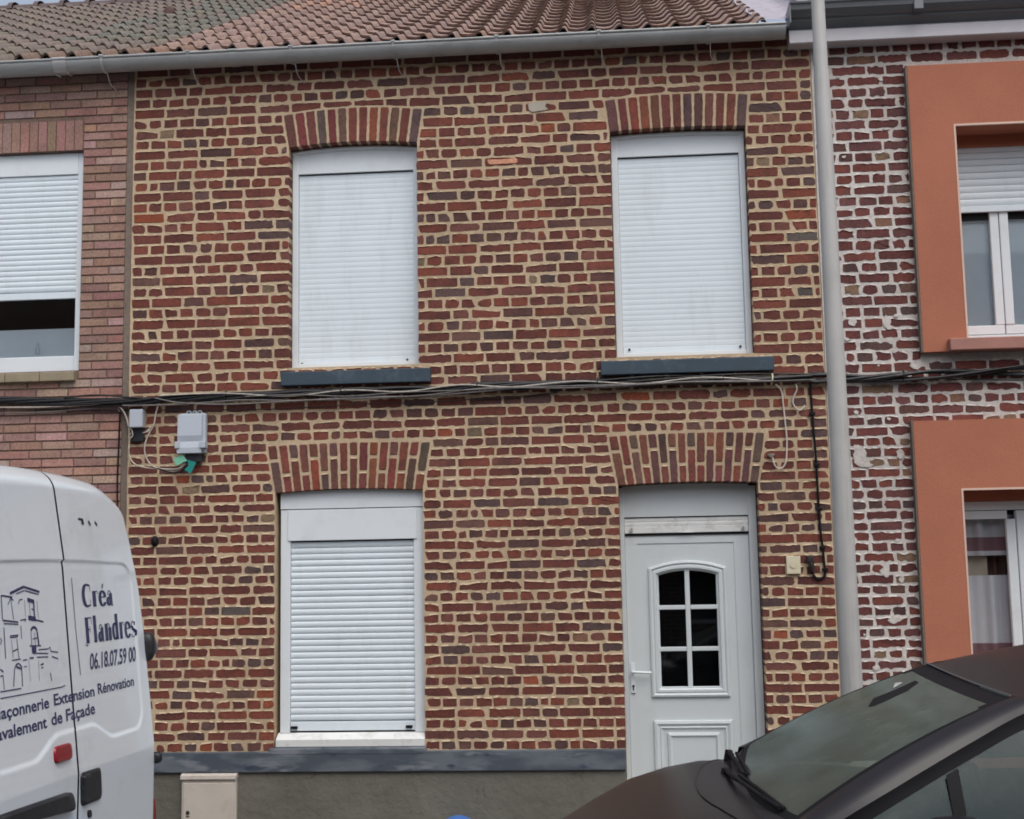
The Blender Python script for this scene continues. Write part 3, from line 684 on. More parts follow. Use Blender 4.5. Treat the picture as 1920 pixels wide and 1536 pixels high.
# ------------------------------------------------------------------ left neighbour
left = thing('terraced_house', (-4.8, 0, 0), 'neighbour house of smooth pinkish brick with a greyish brown tiled roof', 'house')
PINK = [(150, 119, 107), (145, 113, 102), (153, 123, 111), (141, 109, 100), (155, 125, 113), (137, 106, 98), (148, 117, 106)]
PALE = [(163, 138, 127), (160, 135, 126), (160, 126, 110)]
def left_house():
    r = random.Random(21); mb = MB(); X0, X1 = -7.9, -3.338; p = .0605; zt = 5.345
    vs, fs = curve_wall([(X0, -.02), (X1, -.02), (X1, 5.42), (X0, 5.42)], [[(-5.62, 3.235), (-3.655, 3.235), (-3.655, 4.80), (-5.62, 4.80)]], .14)
    mb.add([(v[0], v[1]+.006, v[2]) for v in vs], fs, 1)
    for i in range(0, 84):
        z1 = zt-i*p; z0 = z1-p+.0105; zc = (z0+z1)/2
        segs = [(X0, X1)]
        if 4.795 < zc < 5.025: segs = [(X0, -5.80), (-3.655, X1)]
        elif 3.16 < zc <= 4.80: segs = [(X0, -5.62), (-3.655, X1)]
        for a, b_ in segs:
            x = b_; k = 0; lead = (.115 if i % 2 else .225)
            if zc < 3.1: lead = r.choice((.16, .11, .2))
            while x > a+.03:
                wd = lead if k == 0 else .225; k += 1; xl = max(a, x-wd)
                if xl-a < .05: xl = a
                c = r.choice(PINK if r.random() < .84 else PALE); l = tuple(v*1.22*r.uniform(.92, 1.08) for v in lin(c))
                jam = (abs(x-(-5.62)) < .01 or abs(xl+3.655) < .01)
                q = [(xl+.004, z0), (x-.004, z0), (x-.004, z1), (xl+.004, z1)]
                brick(mb, q, r, FRONT, h=.002, back=.07 if jam else .006, amp=.0006, rr=.002, col=l, lip=False, ch=.0015, )
                x = xl
    n = int((5.80-3.655)/.0655)
    for k in range(n):
        xr = -3.660-k*.0655; c = r.choice(PINK[:3] if r.random() < .8 else PALE); l = tuple(v*1.18*r.uniform(.9, 1.08) for v in lin(c))
        brick(mb, [(xr-.060, 4.802), (xr, 4.802), (xr, 5.020), (xr-.060, 5.020)], r, FRONT, h=.002, back=.07, amp=.0006, rr=.002, col=l, lip=False, ch=.0015)
    mb.build('brick_wall', [M['brick_pink'], M['mortar_brown'], M['mortar_brown']], left)
    j = MB(); j.box(-3.338, -3.296, -.004, .05, -.01, 5.40); j.build('joint_strip', M['joint'], left)
    x1 = -3.662; xi = -3.707; f = MB(); y = .045
    f.box(xi, x1, y, y+.06, 3.238, 4.798, bev=.004); f.box(-5.62, -5.575, y, y+.06, 3.238, 4.798, bev=.004)
    f.box(-5.575, xi, y+.025, y+.07, 3.240, 3.350, bev=.006)
    wdw = f.build('window', M['pvc'], left); tag(wdw, 'window with its roller shutter two thirds down')
    b_ = MB(); b_.box(-5.575, xi, y-.004, y+.05, 4.642, 4.798, bev=.004); b_.build('shutter_box', M['pvc'], wdw)
    s_ = MB(); slats(s_, -5.574, xi-.001, 3.806, 4.640, .0385, y+.012, .004, .006, .10); s_.box(-5.574, xi-.001, y+.004, y+.03, 3.752, 3.800, bev=.004); s_.build('roller_shutter', M['shutter'], wdw)
    g = MB(); g.grid([[(-5.575, y+.046, 3.345), (-5.575, y+.046, 3.80)], [(xi, y+.046, 3.345), (xi, y+.046, 3.80)]], smooth=False); g.build('pane', M['glass'], wdw)
    k = MB(); k.grid([[(-5.575, y+.075, 3.34), (-5.575, y+.075, 3.553)], [(xi, y+.075, 3.34), (xi, y+.075, 3.553)]], smooth=False); k.build('net_screen', M['frost'], wdw)
    bell = MB(); bp = fp(70, 655, y+.062)
    prof = [(.016, -.03), (.015, -.02), (.011, .0), (.006, .02), (.004, .026), (.008, .034), (.006, .045), (.001, .05)]
    bell.grid([[(bp.x+r_*math.cos(2*math.pi*q/12), bp.y+r_*.4*math.sin(2*math.pi*q/12), bp.z+dz) for r_, dz in prof] for q in range(12)], close_u=True); 
    tag(bell.build('ornament', M['clear'], wdw), 'small pale bell shaped ornament')
    rm = MB(); rm.box(-5.7, -3.6, .6, .62, 3.0, 4.9); rm.box(-5.7, -3.6, .14, .6, 3.0, 3.02); rm.box(-3.62, -3.6, .16, .6, 3.0, 4.9); rm.build('room', M['room'], wdw)
    sl_ = MB()
    for q in range(8): sl_.box(-3.668-.245*(q+1)+.004, -3.668-.245*q, -.045, .05, 3.158, 3.222, bev=.006)
    sl_.build('window_sill', M['tan_tile'], wdw)
    rl = random.Random(8); base = [(136, 125, 119), (142, 129, 121), (132, 121, 114), (136, 128, 117), (140, 126, 120)]
    def cl(i, j_, x): 
        if x > -4.5 and i > 3 and rl.random() < .75: return tcol([(131, 127, 118), (127, 125, 118)], rl, .06)
        if i == 0 and x > -4.4: return tcol([(142, 122, 110)], rl, .05)
        return tcol(base, rl, .05)
    rt = roof_tiles(-3.27-24*.19, 24, .19, 20, .30, cl, rl); underlay(rt, -7.8, -3.27); rt.build('tiled_roof', M['tile'], left)
    rd = MB(); s_top = 20*.30
    for k_ in range(16):
        xa = -7.85+k_*.30
        pr = [(math.cos(math.pi*q/8)*.13, math.sin(math.pi*q/8)*.10) for q in range(9)]
        for e0, e1, sc in ((xa, xa+.26, 1.0), (xa+.255, xa+.31, 1.28)):
            c0 = roof_pt(0, s_top, .0)
            rd.grid([[(e, c0[1]+u*sc, c0[2]-.03+v*sc) for u, v in pr] for e in (e0, e1)], smooth=True, col=tcol([(110, 98, 98)], rl, .06))
            rd.add([(e0, c0[1]+u*sc, c0[2]-.03+v*sc) for u, v in pr], [list(range(9))], 0, tcol([(96, 86, 86)], rl, .06))
    rd.build('ridge', M['tile'], left)
    gutter(left, -7.9, -3.785, -.130, 5.384, .076, [(-4.6, 1), (-5.4, 1)])
    cp = MB(); xj = bx(110, 128)
    half_round(cp, xj-.045, xj+.045, -.130, 5.387, .081); cp.tube([(xj+.05, -.16, 5.31), (xj+.055, -.125, 5.298), (xj+.06, -.10, 5.32)], .006, 6); cp.tube([(xj-.04, -.15, 5.30), (xj-.02, -.12, 5.296)], .006, 6)
    cp.build('gutter_union', M['zinc_light'], left)
    vt = MB(); v0 = fp(318, 24, 3.25); vt.grid([[(v0.x+.055*math.cos(a)*k, v0.y+.05*math.sin(a)*k, v0.z-.05+h_) for k, h_ in ((1, 0), (1, .07), (.7, .10), (.02, .11))] for a in [2*math.pi*q/12 for q in range(12)]], close_u=True, col=lin((96, 78, 74)))
    vt.build('roof_vent', M['tile'], left)
eave_board(left, -7.9, -3.340)
left_house()

# ------------------------------------------------------------------ right neighbour
right = thing('terraced_house', (3.6, 0, 0), 'dark brick house with white mortar and smooth orange panels round its windows', 'house')
def right_house():
    r = random.Random(33); mb = MB(); X0, X1 = 1.404, 6.6; D = .3
    p1 = (2.026, 3.48, 3.172, 5.110); p2 = (1.934, 3.40, .02, 2.724)
    h1 = (2.306, 3.19, 3.250, 4.692); h2 = (2.212, 3.10, .95, 2.280)
    mid = lambda q: [(q[0]+.03, q[2]+.03), (q[1]-.03, q[2]+.03), (q[1]-.03, q[3]-.03), (q[0]+.03, q[3]-.03)]
    vs, fs = curve_wall([(X0, -.02), (X1, -.02), (X1, 5.45), (X0, 5.45)], [mid(p1), [(p2[0]+.03, .06)]+mid(p2)[1:2][:0]+[(p2[1]-.03, .06), (p2[1]-.03, p2[3]-.03), (p2[0]+.03, p2[3]-.03)]], .14)
    mb.add(vs, fs, 1)
    opens = [(p1[0]-.008, p1[1]+.008, p1[2]-.01, p1[3]+.01, None), (p2[0]-.008, p2[1]+.008, 0, p2[3]+.01, None)]
    global brick_col
    keep = brick_col
    RED2 = [(112, 66, 62), (106, 62, 58), (118, 68, 60), (100, 60, 58), (108, 70, 68)]
    def bc(rr, k=1.08):
        u = rr.random(); l = lin(rr.choice(RED2 if u < .8 else (PURP if u < .95 else [(128, 104, 84), (134, 100, 82)]))); j = rr.uniform(.88, 1.1); return tuple(v*k*j for v in l)
    brick_col = bc
    for i in range(-2, 66): course(mb, r, i, X0+.01, X1, opens, [], {}, amp=.0050)
    brick_col = keep
    # white mortar splashes spread over some bricks
    for cx_, cy_, rx_, ry_ in ((1612, 856, 15, 20), (1606, 842, 9, 9), (1688, 850, 9, 10), (1622, 872, 16, 5), (1678, 1162, 13, 8), (1660, 1140, 16, 4), (1598, 604, 9, 8), (1662, 604, 8, 12), (1722, 684, 16, 9), (1602, 1015, 6, 10), (1655, 1072, 7, 8), (1690, 1085, 6, 10)):
        lay = -.0075-.0006*r.random(); n = 11; pts = [fp(cx_+rx_*r.uniform(.55, 1.15)*math.cos(2*math.pi*k/n), cy_-ry_*r.uniform(.5, 1.2)*math.sin(2*math.pi*k/n)) for k in range(n)]
        mb.add([(p.x, lay, p.z) for p in pts]+[(p.x, 0, p.z) for p in pts], [list(range(n))]+[[k, (k+1) % n, n+(k+1) % n, n+k] for k in range(n)], 1)
    for _ in range(22):
        x, z = r.uniform(1.42, 1.90), r.uniform(.9, 5.1); n = r.randint(6, 9); rad = r.uniform(.008, .022)
        pts = [(x+rad*1.3*r.uniform(.5, 1.2)*math.cos(2*math.pi*k/n), z+rad*r.uniform(.4, 1.1)*math.sin(2*math.pi*k/n)) for k in range(n)]
        dl = -.0085-.0008*r.random(); mb.add([(a, dl, b_) for a, b_ in pts]+[(a, 0, b_) for a, b_ in pts], [list(range(n))]+[[k, (k+1) % n, n+(k+1) % n, n+k] for k in range(n)], 2)
    mb.build('brick_wall', [M['brick_white'], M['mortar_white'], M['lip_white']], right)
    for q, h, lab in ((p1, h1, 'upper orange window surround'), (p2, h2, 'lower orange window surround')):
        pm = MB(); rect = lambda k: [(k[0], k[2]), (k[1], k[2]), (k[1], k[3]), (k[0], k[3])]
        vs, fs = curve_wall(rect(q), [rect(h)], .33); pm.add([(v[0], v[1]-.06, v[2]) for v in vs], fs)
        pob = pm.build('render_panel', M['orange'], right); tag(pob, lab)
        bd = MB(); t = .011
        bd.box(q[0]-.012, q[0]-.001, -.058, .02, q[2], q[3]+.004)
        bd.build('panel_edge', M['joint'], pob)
        cb = MB(); cb.box(h[0]-.001, h[0]+t, -.063, .24, h[2], h[3]+.001); cb.box(h[1]-t, h[1]+.001, -.063, .24, h[2], h[3]+.001); cb.box(h[0]+t, h[1]-t, -.063, -.045, h[3]-t, h[3]+.002)
        cb.build('corner_bead', M['trim_cream'], pob)
    # upper window
    a, b_, z0, z1 = h1; y = .215; f = MB(); xl = a+.012; xr = b_-.012; cx = (a+b_)/2-.09
    cx = 2.640
    f.box(xl, xr, y, y+.06, z0+.0, z0+.068, bev=.004)
    f.box(xl, cx-.003, y+.01, y+.055, z0+.074, z0+.135, bev=.004); f.box(cx+.003, xr, y+.01, y+.055, z0+.074, z0+.135, bev=.004)
    f.box(cx-.060, cx-.002, y+.008, y+.055, z0+.136, 4.30, bev=.006); f.box(cx+.002, cx+.062, y+.004, y+.055, z0+.136, 4.30, bev=.008)
    f.box(xr-.06, xr, y+.01, y+.05, z0+.136, 4.30, bev=.004)
    wd = f.build('window', M['pvc'], right); tag(wd, 'upper window with shutter half rolled down')
    s_ = MB(); slats(s_, xl, xr, 4.205, 4.62, .046, y-.004, .004, .006, .10); s_.box(xl, xr, y-.014, y+.01, 4.160, 4.203, bev=.004); s_.build('roller_shutter', M['shutter'], wd)
    lb = MB(); lb.box(xl, xr, y-.03, y+.06, 4.612, 4.70); lb.build('lintel_board', M['orange'], wd)
    dg = MB(); dg.box(xl, xr, y+.03, y+.05, 4.115, 4.165); dg.build('shadow_gap', M['dark'], wd)
    g = MB()
    for qa, qb in ((xl, cx-.06), (cx+.06, xr-.055)): g.grid([[(qa, y+.036, z0+.13), (qa, y+.036, 4.30)], [(qb, y+.036, z0+.13), (qb, y+.036, 4.30)]], smooth=False)
    g.build('pane', M['glass'], wd)
    c = MB(); c.grid([[(xl, y+.07, z0), (xl, y+.07, 4.6)], [(xr, y+.07, z0), (xr, y+.07, 4.6)]], smooth=False); c.build('net_curtain', M['frost'], wd)
    sl_ = MB(); sl_.box(2.18, 3.32, -.135, .21, 3.168, 3.246, bev=.006); sl_.build('window_sill', M['sill_pink'], wd)
    # lower window
    a, b_, z0, z1 = h2; f = MB(); xl, xr = a+.012, b_-.012; y = .19
    f.box(xl, xr, y-.01, y+.05, 2.150, 2.206, bev=.004); f.box(xl, 2.56, y, y+.05, 2.092, 2.146, bev=.004)
    f.box(2.552, 2.612, y+.004, y+.05, z0, 2.090, bev=.006); f.box(2.616, 2.70, y-.004, y+.05, z0, 2.146, bev=.010); f.box(2.70, xr, y, y+.05, 2.092, 2.146, bev=.004)
    f.box(xl, xr, y-.005, y+.05, z0, z0+.06)
    wd = f.build('window', M['pvc'], right); tag(wd, 'ground floor window with striped net curtains')
    lb = MB(); lb.box(xl, xr, y-.02, y+.06, 2.207, 2.285); lb.build('lintel_board', M['orange'], wd)
    g = MB()
    for qa, qb in ((xl, 2.555), (2.70, xr)): g.grid([[(qa, y+.028, z0+.05), (qa, y+.028, 2.10)], [(qb, y+.028, z0+.05), (qb, y+.028, 2.10)]], smooth=False)
    g.build('pane', M['glass'], wd)
    c = MB(); yy = y+.085; zs = [z0, 1.285, 1.30, 1.66, 1.725, 1.855, 1.885, 1.975, 2.12]; mats = [1, 0, 0, 0, 9, 0, 1, 0]
    nx = 90
    def wav(x, k): return yy+.016*math.sin(x*38+k)+.009*math.sin(x*71+2*k)
    for k in range(len(zs)-1):
        if mats[k] == 9: continue
        c.grid([[(xl+(xr-xl)*i/nx, wav(xl+(xr-xl)*i/nx, 0 if k < 4 else 2), z) for z in (zs[k], zs[k+1])] for i in range(nx+1)], mats[k])
    c.grid([[(2.32+.001*i, yy+.05, z) for z in (1.70, 1.88)] for i in (0, 130)], 3, smooth=False)
    c.grid([[(xl+(xr-xl)*i/nx, yy+.10+.02*math.sin(i), z) for z in (1.70, 1.88)] for i in range(nx+1)], 2)
    c.build('net_curtain', [M['net_w'], M['net_p'], M['net_b'], M['net_c']], wd)
    rm = MB(); rm.box(2.1, 3.2, .6, .62, .8, 5); rm.build('room', M['room'], right)
    # eaves: fascia, cornice and big gutter
    zb = 5.280; e = MB(); e.prism([(.0, zb), (-.115, zb), (-.120, zb+.005), (-.120, zb+.085), (-.10, zb+.10), (0, zb+.10)], 1.252, 6.6, 'x'); e.build('fascia', M['fascia'], right)
    e = MB(); e.prism([(0, zb+.101), (-.10, zb+.101), (-.125, zb+.115), (-.16, zb+.135), (-.165, zb+.15), (0, zb+.15)], 1.252, 6.6, 'x'); e.build('cornice', M['alu_dark'], right)
    e = MB(); pr = [(-.02, zb+.152), (-.165, zb+.152), (-.20, zb+.165), (-.225, zb+.19), (-.232, zb+.222), (-.244, zb+.228), (-.246, zb+.238), (-.236, zb+.244), (-.222, zb+.238), (-.215, zb+.195), (-.16, zb+.165), (-.02, zb+.165)]
    e.prism(pr, 1.248, 6.6, 'x'); gob = e.build('gutter', M['alu_dark'], right)
    e = MB(); e.box(1.244, 1.252, -.235, -.02, zb+.10, zb+.235); e.build('end_cap', M['alu_dark'], gob)
    for px in (1724,):
        x = fp(px, 20, -.24).x; e = MB(); e.box(x-.03, x+.03, -.236, -.16, zb+.150, zb+.238, bev=.004); e.build('joint_sleeve', M['alu_dark'], gob)
    rl = random.Random(18); base = [(166, 138, 130), (160, 132, 125), (170, 142, 133)]
    rt = roof_tiles(1.36, 27, .19, 20, .30, lambda i, j, x: tcol(base, rl, .05), rl)
    underlay(rt, 1.36, 6.49); rt.v = [(x, y_-.03, z+.10) for x, y_, z in rt.v]; rt.build('tiled_roof', M['tile'], right)
right_house()

# ------------------------------------------------------------------ things fixed to the walls
def ft(px, py, y): return fp(px, py, y)
def wire(name, pix, y, r, mat, label, cat, parent=None, n=6, jit=0., seed=1, group=None):
    rr = random.Random(seed); pts = []
    for p in pix:
        yy = p[2] if len(p) > 2 else y; q = fp(p[0], p[1], yy); pts.append((q.x, q.y, q.z+rr.uniform(-jit, jit)))
    mb = MB(); mb.tube(smooth_path(pts, n), r, 7); ob = mb.build(name, mat, parent)
    if not parent: tag(ob, label, cat, group)
    return ob
def bundle():
    base = [(-60, 751), (60, 751), (160, 752), (252, 752), (330, 747), (480, 742), (640, 735), (760, 732), (850, 729), (920, 724), (1000, 722), (1120, 718), (1200, 716), (1330, 713), (1440, 711), (1540, 708), (1640, 706), (1780, 702), (1990, 696)]
    cen = smooth_path([fp(x, y, -.045) for x, y in base], 14)
    root = thing('cable_bundle', tuple(cen[len(cen)//2]), 'thick twisted bundle of black cables running across all three facades', 'cable')
    r = random.Random(4)
    for k in range(7):
        mb = MB(); ph = k*2*math.pi/7; pts = []; rad0 = .015 if k < 5 else .030; wv = r.uniform(4.2, 6.0) if k < 5 else r.uniform(1.5, 2.5)
        for c in cen:
            fat = 1.0 if c.x < 1.3 else 1.5
            rad = rad0*fat*(1+.25*math.sin(c.x*3+k)); a = c.x*wv+ph; pts.append((c.x, -.040+rad*math.sin(a)*.8, c.z+rad*math.cos(a)))
        mb.tube(pts, (.0118 if k < 5 else .0065), 7); mb.build('strand', M['tar'], root)
    for x in (-2.6, -1.8, -.9, -.1, .72, 1.05, 1.9):
        cz = min(cen, key=lambda c: abs(c.x-x)); mb = MB()
        mb.tube([(cz.x+.003*math.cos(t), -.040+.034*math.sin(t), cz.z+.034*math.cos(t)) for t in [2*math.pi*q/14 for q in range(15)]], .0055, 6, cap=False)
        mb.build('cable_clip', M['cream'] if abs(x-1.05) < .01 else M['tar'], root)
bundle()
wire('thin_cable', [(290, 748), (340, 757), (430, 757), (560, 750), (700, 747), (800, 742), (900, 729), (1000, 725), (1150, 722), (1300, 716), (1450, 714)], -.075, .0048, M['cable_grey'], 'thin pale cable winding in and out of the black bundle', 'cable', jit=.006, seed=2)
wire('thin_cable', [(460, 744), (560, 741), (650, 744), (760, 737), (860, 733), (960, 729), (1060, 726), (1180, 722), (1290, 718), (1420, 716), (1530, 713)], -.078, .004, M['cable_grey'], 'second thin grey cable twisted along the bundle between the two upper sills', 'cable', jit=.006, seed=5)
wire('thin_cable', [(-40, 768), (60, 769), (110, 768), (200, 770), (330, 769), (480, 768), (600, 763), (700, 757), (800, 754), (900, 748), (960, 745), (1045, 736)], -.018, .0035, M['tar'], 'thin black cable strung just under the bundle', 'cable', seed=7)
wire('thin_cable', [(-40, 764), (40, 764), (95, 763), (160, 760), (205, 757), (224, 763), (236, 780), (241, 800)], -.04, .0055, M['wire'], 'pale cable on the pinkish brick that drops to the small white box', 'cable', seed=8)
wire('thin_cable', [(-40, 775), (60, 774), (150, 768), (210, 766), (226, 772)], -.03, .0045, M['cable_grey'], 'grey cable lowest on the pinkish brick wall', 'cable', seed=9)
wire('thin_cable', [(120, 746), (180, 741), (250, 746), (300, 752)], -.06, .006, M['tar'], 'short black cable looping over the bundle by the house joint', 'cable', seed=10)
wire('drop_cable', [(225, 768), (224, 800), (222, 850), (220, 900), (220, 960), (220, 1020)], -.02, .006, M['rubber'], 'black cable dropping down the pinkish brick beside the joint', 'cable', seed=11)
wire('loop_wire', [(241, 800), (243, 822), (242, 848), (249, 867), (268, 876), (300, 880), (326, 884), (342, 876), (350, 862)], -.035, .0045, M['wire'], 'pale wires running from the small white box under to the grey box', 'wire', seed=12)
wire('loop_wire', [(298, 756), (292, 776), (288, 797), (276, 820), (271, 842), (276, 862), (290, 876), (315, 880), (336, 878), (348, 868)], -.045, .0048, M['wire'], 'pale wires curving down from the bundle between the two boxes', 'wire', seed=13)
wire('loop_wire', [(283, 800), (276, 808), (268, 812), (283, 806), (288, 797)], -.05, .004, M['wire'], 'short pale wire bent back under the small white box', 'wire', seed=14)
wire('loop_wire', [(245, 802), (249, 815), (244, 822), (241, 818), (246, 812)], -.05, .004, M['wire'], 'small curl of pale wire hanging below the small white box', 'wire', seed=15)
wire('loop_wire', [(296, 878), (318, 886), (340, 885), (352, 872)], -.05, .004, M['rubber'], 'short dark wire ending at the green labels', 'wire', seed=16)
def tags_():
    for pix, mat, lab in (([(325, 860), (343, 852), (351, 864), (331, 873)], 'tag_light', 'pale green label tied to the wires under the grey box'),
                          ([(351, 862), (368, 867), (358, 888), (346, 881), (354, 873)], 'tag_dark', 'dark teal label tied to the wires under the grey box')):
        mb = MB(); pts = [fp(x, y, -.06) for x, y in pix]; mb.prism([(p.x, p.z) for p in pts], -.062, -.059, 'y'); tag(mb.build('cable_label', M[mat]), lab, 'label')
tags_()
def small_box():
    p, q = fp(243, 768, -.07), fp(267, 801, -.07); root = thing('junction_box', (p.x+.04, 0, q.z), 'small white junction box on the joint between the two houses', 'junction box')
    mb = MB(); mb.box(p.x, q.x, -.075, -.012, q.z, p.z, bev=.006); mb.build('cover', M['boxgrey'], root)
    mb = MB(); a, b_ = fp(246, 800, -.02), fp(270, 828, -.02); mb.box(a.x, b_.x, -.03, -.002, b_.z, p.z-.01, bev=.004); mb.build('back_plate', M['plastic'], root)
small_box()
def meter_box():
    p, q = fp(333, 776, -.07), fp(384, 850, -.07); root = thing('telecom_box', ((p.x+q.x)/2, 0, q.z), 'light grey plastic box on the brick with a hinged cover and green labels below', 'utility box')
    mb = MB(); mb.box(p.x+.004, q.x, -.055, -.006, q.z+.004, p.z+.004, bev=.014); mb.build('housing', M['boxgrey'], root)
    mb = MB(); mb.prism([(-.05, p.z-.002), (-.066, p.z-.010), (-.078, p.z-.15), (-.070, p.z-.19), (-.082, q.z+.04), (-.082, q.z+.004), (-.05, q.z)], p.x+.002, q.x-.022, 'x'); mb.build('cover', M['boxgrey'], root)
    for x0, x1 in ((p.x-.012, p.x+.022), (q.x-.032, q.x+.008)):
        mb = MB(); mb.box(x0, x1, -.092, -.03, q.z+.035, q.z+.082, bev=.005); mb.build('clip', M['boxgrey'], root)
    for k in (-.03, 0.01, .045):
        mb = MB(); cx = (p.x+q.x)/2+k; mb.tube([(cx-.016, -.03, p.z+.004), (cx-.008, -.03, p.z+.020), (cx+.008, -.03, p.z+.020), (cx+.016, -.03, p.z+.004)], .005, 6); mb.build('lug', M['boxgrey'], root)
    mb = MB(); mb.box(p.x+.05, q.x-.03, -.05, -.01, q.z-.055, q.z, bev=.004); mb.build('cable_entry', M['plastic'], root)
meter_box()
wire('loose_wire', [(1454, 721), (1465, 733), (1469, 762), (1472, 790), (1475, 820), (1475, 850), (1472, 870), (1463, 879), (1453, 873), (1448, 856)], -.02, .005, M['wire_white'], 'long loop of white wire hanging from the bundle with a blob at its end', 'wire', seed=20)
def blob():
    p = fp(1446, 853, -.022); mb = MB(); mb.tube([(p.x, p.y, p.z-.018), (p.x, p.y, p.z-.004), (p.x, p.y, p.z+.006)], [.006, .020, .024], 10); ob = mb.build('wire_end', M['wire_white']); tag(ob, 'white plug at the end of the long wire loop', 'plug')
blob()
wire('loose_wire', [(1492, 720), (1494, 731), (1488, 745), (1487, 756), (1493, 766), (1500, 769), (1506, 765), (1509, 760)], -.02, .0055, M['wire_white'], 'short curl of white wire near the grey pole', 'wire', seed=21)
def lead():
    root = wire('drop_cable', [(1519, 714), (1522, 760), (1525, 800), (1530, 860), (1534, 930), (1538, 990), (1543, 1030), (1546, 1065), (1546, 1080), (1535, 1086), (1525, 1078), (1521, 1062)], -.016, .008, M['rubber'], 'black cable running down beside the grey pole to a rusty bracket', 'cable', n=8, seed=22)
    for px, py in ((1523, 776), (1531, 872), (1536, 955), (1542, 1027), (1547, 1068)):
        p = fp(px, py, -.016); mb = MB(); mb.box(p.x-.018, p.x+.018, -.030, -.002, p.z-.010, p.z+.010, bev=.004); mb.build('cable_clip', M['rubber'], root)
lead()
def bracket():
    p, q = fp(1512, 1042, -.03), fp(1527, 1072, -.03); root = thing('wall_bracket', (p.x, 0, q.z), 'dark rusty bracket beside the cream doorbell', 'bracket')
    mb = MB(); mb.box(p.x, q.x, -.05, -.004, p.z-.045, p.z, bev=.010); mb.build('clamp', M['iron'], root)
    mb = MB(); mb.tube([(p.x+.022, -.03, p.z-.03), (p.x+.030, -.035, p.z-.07), (p.x+.034, -.03, p.z-.105)], [.016, .019, .010], 9); mb.build('stem', M['iron'], root)
bracket()
def doorbell():
    p, q = fp(1474, 1043, -.025), fp(1502, 1076, -.025); root = thing('doorbell', ((p.x+q.x)/2, 0, q.z), 'cream doorbell plate on the brick right of the white door', 'doorbell')
    mb = MB(); mb.box(p.x, q.x, -.026, -.002, q.z, p.z, bev=.004); mb.build('plate', M['cream'], root)
    c = ((p.x+q.x)/2, (p.z+q.z)/2); mb = MB(); mb.tube([(c[0], -.026, c[1]+.004), (c[0], -.031, c[1]+.004)], .024, 20); mb.build('button', M['cream'], root)
doorbell()
def knob():
    p = fp(291, 1015, 0); mb = MB(); mb.grid([[(p.x+.025*math.cos(a)*k, -d, p.z+.036*math.sin(a)*k) for k, d in ((1, 0), (1, .012), (.8, .024), (.02, .028))] for a in [2*math.pi*q/16 for q in range(16)]], close_u=True)
    tag(mb.build('wall_plug', M['rubber']), 'small black oval plug in the brick above the van roof', 'plug')
knob()
def gas():
    x0, x1 = fp(340, 1460, -.06).x, fp(442, 1460, -.06).x; zt = fp(391, 1451, -.06).z
    root = thing('gas_cabinet', ((x0+x1)/2, -.03, 0), 'cream metal cabinet standing against the grey plinth', 'cabinet')
    mb = MB(); mb.box(x0, x1, -.052, -.0125, 0, zt-.03, bev=.005); mb.build('case', M['gasbox'], root)
    mb = MB(); mb.box(x0+.014, x1-.014, -.062, -.0525, .04, zt-.058, bev=.005); mb.build('door', M['gasbox'], root)
    mb = MB(); mb.prism([(-.0125, zt-.029), (-.0125, zt), (-.046, zt-.002), (-.068, zt-.012), (-.070, zt-.034), (-.054, zt-.029)], x0-.004, x1+.004, 'x'); mb.build('lid', M['gasbox'], root)
    p = fp(352, 1524, -.063); mb = MB(); mb.tube([(p.x, -.062, p.z), (p.x, -.068, p.z)], .012, 12); mb.build('lock', M['iron'], root)
    mb = MB(); mb.box(p.x-.012, p.x+.012, -.0645, -.062, p.z-.028, p.z-.022); mb.build('latch_slot', M['iron'], root)
gas()
def ball():
    p = fp(859, 1530, -.20); r_ = .1445; mb = MB()
    mb.grid([[(p.x+r_*math.sin(b_)*math.cos(a), -.20+r_*math.sin(b_)*math.sin(a), r_-r_*math.cos(b_)) for b_ in [math.pi*q/16 for q in range(17)]] for a in [2*math.pi*k/28 for k in range(28)]], close_u=True)
    ob = mb.build('ball', M['blue']); tag(ob, 'blue ball on the pavement in front of the grey plinth', 'ball')
ball()
def pole():
    y = -1.78; x = fp(1597, 1290, y).x; root = thing('street_pole', (x, y, 0), 'tall tapered grey metal pole at the kerb in front of the white-jointed brick', 'pole')
    mb = MB(); mb.tube([(x, y, .0), (x, y, 1.2), (x, y, 4.42), (x, y, 4.44), (x, y, 6.5)], [.064, .055, .0405, .037, .028], 28); ob = mb.build('shaft', M['steel'], root)
    mb = MB(); mb.tube([(x, y, 0), (x, y, .03)], .12, 24); mb.build('base_plate', M['steel'], root)
    mb = MB(); mb.box(x-.035, x+.035, y-.066, y-.05, .45, .80, bev=.006); mb.build('hatch', M['steel'], root)
    mb = MB(); mb.tube(smooth_path([(x, y, 6.45), (x, y-.1, 6.75), (x, y-.5, 6.9), (x, y-1.0, 6.95)], 6), .026, 12); arm = mb.build('arm', M['steel'], root)
    mb = MB(); mb.box(x-.12, x+.12, y-1.5, y-.9, 6.9, 7.0, bev=.03); mb.build('lantern', M['alu_dark'], root)
pole()

